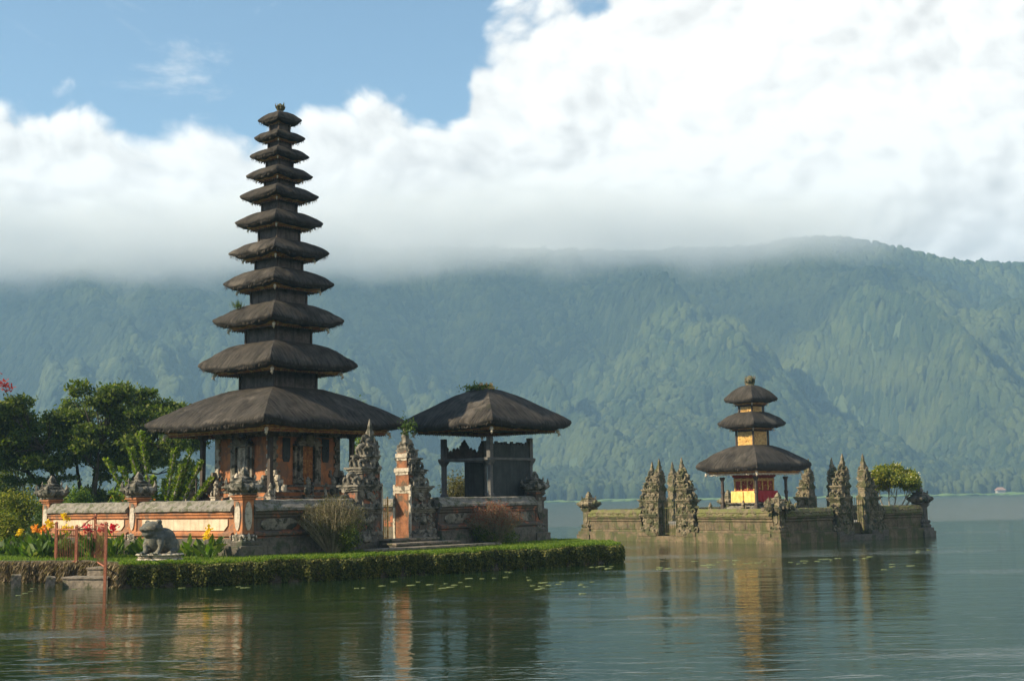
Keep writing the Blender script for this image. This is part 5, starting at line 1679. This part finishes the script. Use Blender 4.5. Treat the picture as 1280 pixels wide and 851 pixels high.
# spiky succulent with long leafy rods
e = empty('spiky_succulent', (-12.75, 46.4, LZ))
tag(e, 'tall succulent with long leafy green rods fanning out left of the tower', 'plant')
rods = [(-1.75, 3.0), (-1.2, 2.7), (-0.95, 3.35), (-0.62, 3.9), (-0.35, 2.4), (0.15, 2.3), (0.45, 3.3), (0.75, 2.75), (0.95, 3.3), (1.35, 2.9), (1.75, 2.3), (-1.5, 1.9), (0.6, 2.0)]
pts_all, ax_all = [], []
for k, (dx, h_) in enumerate(rods):
    g = G()
    dx, h_ = dx * 1.12, h_ * 1.08
    dy = random.uniform(-0.5, 0.5)
    pl = [Vector((0.08 * dx, 0, 0)), Vector((dx * 0.35, dy * 0.4, h_ * 0.35)), Vector((dx * 0.72, dy * 0.8, h_ * 0.72)), Vector((dx, dy, h_))]
    g.tube(pl, [0.05, 0.05, 0.045, 0.02], 6)
    rd = g.build('rod', 'greybark', e)
    t = rng.random(620) * 0.93 + 0.07
    P = np.array([tuple(pl[0].lerp(pl[1], x * 3) if x < 1 / 3 else (pl[1].lerp(pl[2], x * 3 - 1) if x < 2 / 3 else pl[2].lerp(pl[3], x * 3 - 2))) for x in t])
    a = rng.random(620) * 6.28
    A_ = np.stack([np.cos(a), np.sin(a), np.full(620, 0.7)], 1)
    np_mesh('rod_leaves', *leaf_arrays(P + A_ * 0.03, 0.135, 0.2, 0.5, axis=A_), 'leaf_rod', rd)
P = np.stack([rng.normal(-0.9, 0.45, 160), rng.normal(0, 0.2, 160), rng.normal(1.6, 0.22, 160)], 1)
np_mesh('blossoms', *leaf_arrays(P, 0.10, 0.3, 0.8), 'orangefl', e)

# twiggy shrubs in front of the shaded wall
def twig_bush(name, loc, label, r, h, ntw, tips, tipmat, inner='leaf_dark'):
    e = empty(name, loc)
    tag(e, label, 'shrub')
    g = G()
    tp = []
    for _ in range(ntw):
        a, q = random.uniform(0, 6.28), random.random() ** 0.6
        x, y = r[0] * q * math.cos(a), r[1] * q * math.sin(a)
        z = h * (1 - 0.35 * q * q) * random.uniform(0.75, 1.05)
        base = Vector((x * 0.12, y * 0.12, 0))
        tip = Vector((x, y, z))
        mid = base.lerp(tip, 0.6) + Vector((random.uniform(-.08, .08), random.uniform(-.08, .08), 0.08))
        g.tube([base, mid, tip], [0.011, 0.007, 0.003], 3)
        for _k in range(3):
            q2 = base.lerp(tip, random.uniform(0.5, 0.95))
            t2 = q2 + Vector((random.uniform(-.12, .12), random.uniform(-.12, .12), random.uniform(.1, .26)))
            g.tube([q2, t2], [0.006, 0.002], 3)
            tp.append(t2)
        tp.append(tip)
    g.build('twigs', 'twig', e)
    P = np.array([tuple(p) for p in tp])
    P = np.repeat(P, tips, axis=0) + rng.normal(size=(len(P) * tips, 3)) * 0.05
    np_mesh('leaves', *leaf_arrays(P, 0.05, 0.2, 0.4), tipmat, e)
    cls = [((random.uniform(-.6, .6) * r[0], random.uniform(-.5, .5) * r[1], random.uniform(.15, .5) * h), (r[0] * .35, r[1] * .4, h * .2)) for _ in range(9)]
    np_mesh('inner_foliage', *crown_leaves(cls, 1300, 0.06), inner, e)
    return e
pb = NC + U1 * 2.75 - V1 * 0.95
twig_bush('dry_shrub', (pb.x, pb.y, LZ), 'dense dry twiggy shrub between the corner pillar and the split gate', (1.15, 0.7), 1.75, 520, 3, 'leaf_olive')
pb = NC + U1 * 10.4 - V1 * 0.9
twig_bush('red_shrub', (pb.x, pb.y, LZ), 'shrub with reddish shoots in front of the wall below the pavilion', (1.15, 0.7), 1.45, 330, 4, 'leaf_pink')

# frangipani on the islet
random.seed(5)
pf = wp(9.85, 1.0)
cl = [((random.uniform(-1.15, 1.15), random.uniform(-.9, .9), 0), (random.uniform(.30, .46),) * 2 + (random.uniform(.24, .40),)) for _ in range(60)]
cl = [((c_[0] + 0.25, c_[1], 2.55 - 0.35 * (c_[0] / 1.2) ** 2 + random.uniform(-.75, .1)), r_) for c_, r_ in cl]
tr = [[(0.05 * k, 0, 0), (0.25 * (k - 2.2), 0.15 * math.sin(k * 3), 0.55), (0.42 * (k - 2.2), 0.3 * math.sin(k * 3), 1.1), (0.50 * (k - 2.0), 0.4 * math.sin(k * 3), 1.9)] for k in range(6)]
fg = tree('frangipani_tree', (pf.x, pf.y, 0.85), 'small rounded tree with yellow green leaves at the right end of the islet', 'tree', cl, 900, 'leaf_yellow', 0.13, tr, 0.06, 'greybark', shell=0.4)
P = np.array([(c_[0] + random.uniform(-.3, .3), c_[1] + random.uniform(-.4, .1), c_[2] + random.uniform(0, .35)) for c_, r_ in cl])
np_mesh('flowers', *leaf_arrays(np.repeat(P, 3, axis=0) + rng.normal(size=(len(P) * 3, 3)) * 0.03, 0.07, 0.3, 0.8), 'whitefl', fg)

# ------------------------------------------------------------------ flower bed plants
def canna(name, loc, label, h, fl, cat_='flower', group=None, n_=9, spread=0.2):
    e = empty(name, loc)
    tag(e, label, cat_, group)
    P, A_, S_ = [], [], []
    arr = []
    for k in range(n_):
        a = random.uniform(0, 6.28)
        q = random.uniform(0, spread)
        z = random.uniform(0.0, 0.55) * h
        P.append((q * math.cos(a), q * math.sin(a), z))
        A_.append((math.cos(a) * 0.6, math.sin(a) * 0.6, 0.8))
    arr.append(leaf_arrays(np.repeat(np.array(P), 2, axis=0) + rng.normal(size=(2 * n_, 3)) * 0.05, 0.36, 0.0, 0.34, axis=np.repeat(np.array(A_), 2, axis=0)))
    np_mesh('leaves', *cat(arr), 'leaf_bright' if random.random() < 0.4 else 'leaf_mid', e)
    if fl:
        g = G()
        g.tube([(0, 0, 0), (0.02, 0, h * 0.6), (0.0, 0.02, h)], [0.014, 0.01, 0.006], 5)
        g.build('stem', 'leaf_mid', e)
        P = np.array([(0, 0, h)]) + rng.normal(size=(46, 3)) * [0.06, 0.06, 0.055]
        np_mesh('petals', *leaf_arrays(P, 0.11, 0.4, 0.8), fl, e)
    return e
def pix(px, py, z):
    d_ = Fv + Rv * ((px - 640) / 1600) + Uv * ((425.5 - py) / 1600)
    t = (z - EYE) / d_.z
    return d_.x * t, d_.y * t
cl_y = [(-17.75, 46.3, .72, 'yellow', 'yellow flower nearest the left edge, on a short stalk'), (-15.55, 41.9, .88, 'orangefl', 'orange and yellow flower standing apart left of the pillar'),
        (-14.85, 41.3, 1.05, 'yellow', 'largest bright yellow flower just left of the end pillar'), (-14.95, 43.0, 1.28, 'yellow', 'tall yellow flower against the end pillar'),
        (-14.35, 41.2, .90, 'yellow', 'yellow flower right beside the iron gate post'), (-13.55, 41.0, .90, 'redfl', 'small crimson flower seen through the red iron gate'),
        (-12.95, 40.6, .93, 'redfl', 'large crimson flower cluster seen through the red iron gate'), (-12.72, 40.9, .95, 'redfl', 'crimson flower on the right of the large crimson cluster'),
        (-11.05, 39.2, .82, 'yellow', 'yellow flower between the middle wall pillar and the frog'), (-9.0, 37.95, .75, 'yellow', 'small yellow flower right of the frog by the sunlit wall'),
        (-16.45, 45.0, .8, 'orangefl', 'small orange flower behind the yellow ones at the left')]
for x, y, h_, c_, lab in cl_y:
    canna('canna_flower', (x, y, LZ), lab, h_ * 1.0, c_, group='flowers of the waterside bed', n_=12)
random.seed(3)
k = 0
for i in range(34):
    t = i / 33
    if t < 0.42:
        q = t / 0.42
        x, y = -19.6 + 5.2 * q + random.uniform(-.1, .1), 43.9 - 2.2 * q + random.uniform(-.4, .5)
        lab, gr = 'low green leafy plant in the bed left of the iron gate', 'green plants left of the iron gate'
        if x > -0.44 * y * 1.0 - 0.6:
            pass
    else:
        q = (t - 0.42) / 0.58
        b = NC + V1 * (10.2 * (1 - q) + 0.3) - U1 * random.uniform(0.45, 0.9)
        x, y = b.x, b.y
        lab, gr = 'low green leafy plant at the foot of the sunlit cream wall', 'green plants along the cream wall'
    canna('bed_plant', (x, y, LZ), lab, random.uniform(.35, .6), None, 'plant', gr, 14, 0.3)
for i in range(12):
    x, y = -15.2 + 3.1 * i / 11 + random.uniform(-.12, .12), 40.6 - 1.5 * i / 11 + random.uniform(-.35, .5)
    canna('bed_plant', (x, y, LZ), 'low green leafy plant behind the red iron gate', random.uniform(.4, .75), None, 'plant', 'green plants behind the iron gate', 14, 0.3)
# low wall behind the left bed
e = empty('low_garden_wall', (-30, 47.6, LZ), 0)
tag(e, 'low grey garden wall crossing behind the flowers at the left edge', 'wall')
g = G()
g.box(0, 13.4, -0.1, 0.1, 0, 0.30)
g.build('wall_body', 'concrete', e, rough=0.01, seg=0.5)
g = G()
g.box(-0.02, 13.44, -0.14, 0.14, 0.303, 0.37)
g.build('coping', 'wallcap', e, rough=0.01, seg=0.5)
e = empty('orange_shrine_stone', (-20.6, 50.0, LZ))
tag(e, 'small orange stone lantern among the shrubs at the left', 'lantern')
g = G()
g.sq([(0.2, 0), (0.2, 0.9), (0.26, 0.95), (0.26, 1.05), (0.16, 1.1), (0.16, 1.4)])
g.build('post', 'oldorange', e, rough=0.01, seg=0.3)
g = G()
g.sq([(0.34, 1.401), (0.3, 1.5), (0.1, 1.72), (0.03, 1.9)])
g.build('top', 'oldorange', e, rough=0.01, seg=0.3)
e = empty('garden_pole', (-12.6, 51.0, LZ))
tag(e, 'thin dark pole standing between the succulent and the tower column', 'pole')
g = G()
g.tube([(0, 0, 0), (0, 0, 2.9)], 0.035, 6)
g.build('shaft', 'wood', e)
g = G()
g.lathe([(0.04, 2.9), (0.07, 2.94), (0.07, 3.02), (0.02, 3.08)], n=8)
g.build('cap', 'wood', e)

# ------------------------------------------------------------------ stone frog
fx, fy = pix(196, 700, LZ + 0.06)
e = empty('frog_statue', (fx, fy + 0.3, LZ + 0.05), R(-8))
tag(e, 'weathered stone frog sitting on a scalloped base at the waterside', 'statue')
g = G()
def scallop(r_, z0, z1, n_=22):
    prof = []
    for z, q in ((z0, 0.93), ((z0 + z1) / 2, 1.0), (z1, 0.95)):
        prof.append((r_ * q, r_ * 0.72 * q, z))
    vs, fs = [], []
    m_ = n_ * 4
    for rx, ry, z in prof:
        for j in range(m_):
            a = 2 * math.pi * j / m_
            k_ = 1 + 0.045 * abs(math.sin(a * n_ / 2))
            vs.append((rx * k_ * math.cos(a), ry * k_ * math.sin(a), z))
    for k in range(2):
        for j in range(m_):
            fs.append((k * m_ + j, k * m_ + (j + 1) % m_, (k + 1) * m_ + (j + 1) % m_, (k + 1) * m_ + j))
    fs.append(tuple(reversed(range(m_))))
    fs.append(tuple(range(2 * m_, 3 * m_)))
    g.add(vs, fs)
scallop(0.66, -0.02, 0.06)
scallop(0.60, 0.065, 0.12, 24)
scallop(0.67, 0.125, 0.19, 26)
g.build('scalloped_base', 'palestone', e)
def frog():
    g = G()
    E = lambda c_, r_, s_=3: g.blob(c_, r_, 0.02, s_)
    E((0.10, 0.05, 0.55), (0.34, 0.31, 0.36))
    E((-0.08, -0.08, 0.60), (0.28, 0.27, 0.36))
    E((-0.16, -0.18, 0.93), (0.30, 0.27, 0.17))
    E((-0.24, -0.29, 0.88), (0.25, 0.20, 0.12))
    E((-0.20, -0.24, 0.76), (0.23, 0.19, 0.14))
    E((-0.33, -0.12, 1.06), 0.075, 2)
    E((0.05, -0.20, 1.07), 0.085, 2)
    for p0, p1, p2, p3 in [((-0.27, -0.10, 0.62), (-0.32, -0.25, 0.42), (-0.27, -0.33, 0.26), (-0.32, -0.44, 0.21)), ((0.10, -0.20, 0.62), (0.16, -0.30, 0.42), (0.12, -0.36, 0.26), (0.08, -0.47, 0.21))]:
        g.tube([p0, p1, p2, p3], [0.13, 0.085, 0.075, 0.05], 10)
        for k in (-1, 0, 1):
            g.tube([p2, (p3[0] + 0.07 * k, p3[1] - 0.03, 0.205), (p3[0] + 0.10 * k, p3[1] - 0.07, 0.20)], [0.05, 0.03, 0.018], 6)
    for sx in (-1, 1):
        E((0.30 if sx > 0 else -0.22, 0.12 if sx > 0 else 0.2, 0.42), (0.19, 0.27, 0.24))
        g.tube([(0.40 if sx > 0 else -0.3, 0.2, 0.36), (0.44 if sx > 0 else -0.34, -0.02, 0.26), (0.40 if sx > 0 else -0.36, -0.25, 0.22)], [0.12, 0.08, 0.05], 8)
        for k in (-1, 0, 1):
            g.tube([(0.40 if sx > 0 else -0.36, -0.2, 0.22), ((0.40 if sx > 0 else -0.36) + 0.07 * k, -0.33, 0.205)], [0.04, 0.018], 6)
    return g
fo_ = frog().build('body', 'frog', e)
md = fo_.modifiers.new('fuse', 'REMESH')
md.mode = 'VOXEL'
md.voxel_size = 0.02
md.use_smooth_shade = True
ms = fo_.modifiers.new('smooth', 'SMOOTH')
ms.iterations = 3
g = G()
g.tube([(-0.47, -0.36, 0.90), (-0.36, -0.475, 0.87), (-0.20, -0.50, 0.865), (-0.05, -0.44, 0.87), (0.06, -0.33, 0.90)], [0.008, 0.013, 0.014, 0.013, 0.008], 6)
g.build('mouth', 'darkstone', e)
for x, y, z in ((-0.35, -0.175, 1.07), (0.07, -0.275, 1.08)):
    g = G()
    g.blob((x, y, z), 0.035, 0.0, 2)
    g.build('eye', 'darkstone', e, smooth=True)

# ------------------------------------------------------------------ red iron water gate, steps, stone posts
pa = [Vector((*pix(69, 716, 0.22), 0.22)), Vector((*pix(95, 706, 0.50), 0.50)), Vector((*pix(118, 704, 0.50), 0.50)), Vector((*pix(131, 737, 0.0), 0.0))]
e = empty('red_iron_gate', (pa[0].x, pa[0].y, 0))
tag(e, 'rusty red iron railing and gate around the water steps', 'gate')
o0 = Vector((pa[0].x, pa[0].y, 0))
hts = [1.28, 1.10, 1.36, 1.82]
tops = []
for k, p in enumerate(pa):
    q = p - o0
    g = G()
    zt_ = [1.72, 1.62, 1.93, 1.74][k]
    g.sq([(0.035, q.z - 0.15), (0.035, zt_), (0.045, zt_ + 0.01), (0.01, zt_ + 0.06)], q.x, q.y)
    g.build('post', 'rust', e)
    tops.append(Vector((q.x, q.y, zt_)))
for k in range(3):
    a, b = pa[k] - o0, pa[k + 1] - o0
    ta, tb = tops[k], tops[k + 1]
    g = G()
    rt = min(ta.z, tb.z) - 0.06
    rb = max(a.z, b.z) + 0.10
    pt = lambda s_, z_: (a.x + (b.x - a.x) * s_, a.y + (b.y - a.y) * s_, z_)
    if k == 1:
        g.tube([pt(0, rt - 0.02), pt(0.25, rt + 0.05), pt(0.6, rt + 0.22), pt(1, tb.z - 0.02)], 0.02, 6)
    g.tube([pt(0, rt - 0.02), pt(1, rt - 0.02)], 0.022, 6)
    g.tube([pt(0, rb), pt(1, rb)], 0.020, 6)
    fr_ = g.build('rail', 'rust', e)
    g = G()
    L = (Vector((b.x, b.y)) - Vector((a.x, a.y))).length
    nb_ = max(5, int(L / (0.12 if k < 2 else 0.45)))
    for j in range(1, nb_):
        s_ = j / nb_
        ext = 0.12 + (0.16 * s_ if k == 1 else 0)
        g.tube([pt(s_, rb - 0.05), pt(s_, rt + ext - 0.08), pt(s_, rt + ext)], [0.009, 0.010, 0.001], 4)
    g.build('bars', 'rust', fr_)
for (x0, x1, yy, dpt, z0, z1, lab) in [(-11.93, -11.08, 36.35, 0.42, -0.2, 0.47, 'upper concrete step inside the red iron gate'), (-12.45, -11.10, 35.85, 0.45, -0.3, 0.24, 'lower concrete step at the waterline inside the red iron gate')]:
    e = empty('water_step', ((x0 + x1) / 2, yy, 0), R(-12))
    tag(e, lab, 'step', 'water steps')
    g = G()
    w_ = (x1 - x0) / 2
    g.box(-w_, w_, -dpt / 2, dpt, z0, z1)
    g.build('block', 'concrete', e, rough=0.014, seg=0.15, freq=4)
    g = G()
    g.box(-w_ - 0.02, w_ + 0.02, -dpt / 2 - 0.03, dpt, z1 + 0.003, z1 + 0.05)
    g.build('tread', 'concrete', e, rough=0.01, seg=0.15, freq=4)
for px, h_, lab in [(20, 0.36, 'short square stone post in the water at the far left'), (62, 0.30, 'leaning short stone post at the left foot of the iron gate')]:
    x, y = pix(px, 735, 0)
    e = empty('stone_post', (x, y, 0), R(20))
    tag(e, lab, 'post', 'stone posts in the water')
    if px == 62:
        e.rotation_euler.y = R(6)
    g = G()
    g.sq([(0.13, -0.3), (0.125, h_), (0.10, h_ + 0.03)])
    g.build('post_block', 'concrete', e, rough=0.012, seg=0.12, freq=5)

# ------------------------------------------------------------------ lily leaves on the water
def pad_mesh():
    g = G()
    n_ = 14
    vs = [(0, 0, 0.004)]
    for j in range(n_):
        a = 0.25 + (2 * math.pi - 0.5) * j / (n_ - 1)
        r_ = 0.14 * (1 + 0.08 * math.sin(3 * a))
        vs.append((r_ * math.cos(a), r_ * math.sin(a), 0.005 + 0.002 * math.sin(2 * a)))
    m_ = len(vs)
    vs += [(x, y, z - 0.010) for x, y, z in vs]
    fs = [(0, j, j + 1) for j in range(1, n_)] + [(m_, m_ + j + 1, m_ + j) for j in range(1, n_)]
    fs += [(j, m_ + j, m_ + j + 1, j + 1) for j in range(1, n_)] + [(0, m_, m_ + 1, 1), (n_, m_ + n_, m_, 0)]
    g.add(vs, fs)
    return g
proto = pad_mesh().build('lily_pad', 'pad')
clusters = [(500, 731, 22, 5, 5, 0), (440, 733, 12, 3, 3, 0), (525, 728, 30, 5, 9, 0), (565, 733, 20, 4, 7, 0), (600, 720, 25, 4, 8, 0), (620, 714, 25, 3, 6, 0), (660, 727, 20, 4, 8, 0), (690, 731, 25, 5, 7, 0), (735, 735, 22, 4, 6, 0),
            (700, 709, 50, 2, 12, 0), (770, 709, 25, 2, 10, 0), (835, 708, 25, 3, 10, 1), (880, 704, 25, 3, 10, 1), (915, 702, 25, 3, 14, 1), (950, 702, 20, 3, 12, 1), (1000, 703, 15, 3, 10, 1), (1035, 700, 20, 3, 12, 1),
            (1065, 696, 20, 2, 6, 1), (1115, 707, 20, 3, 7, 1), (1140, 690, 15, 2, 6, 1), (60, 737, 30, 3, 5, 2), (250, 735, 25, 2, 4, 2), (310, 733, 15, 2, 3, 2), (20, 742, 20, 3, 3, 2), (680, 735, 10, 2, 3, 0), (730, 727, 10, 2, 3, 0)]
labs = [('pale green lily leaf floating in the dark water off the hedge', 'lily leaves off the hedge'), ('pale green lily leaf floating in front of the islet', 'lily leaves in front of the islet'),
        ('lily leaf floating by the water steps and the frog', 'lily leaves by the water steps')]
random.seed(12)
first = True
for cx_, cy_, sx_, sy_, n_, gi in clusters:
    for _ in range((n_ + 1) // 2):
        x, y = pix(cx_ + random.gauss(0, sx_ * 0.7), cy_ + random.gauss(0, sy_ * 0.7), 0)
        o = proto if first else proto.copy()
        if not first:
            COL.objects.link(o)
        first = False
        s_ = random.uniform(0.35, 0.95)
        o.location = (x, y, 0.0)
        o.scale = (s_, s_, 1)
        o.rotation_euler.z = random.uniform(0, 6.28)
        tag(o, labs[gi][0], 'lily leaf', labs[gi][1])
# walls, steps and platforms are things of their own
for o in list(bpy.data.objects):
    if o.parent is None and o.get('category'):
        if not o.get('kind'):
            o['kind'] = 'thing'
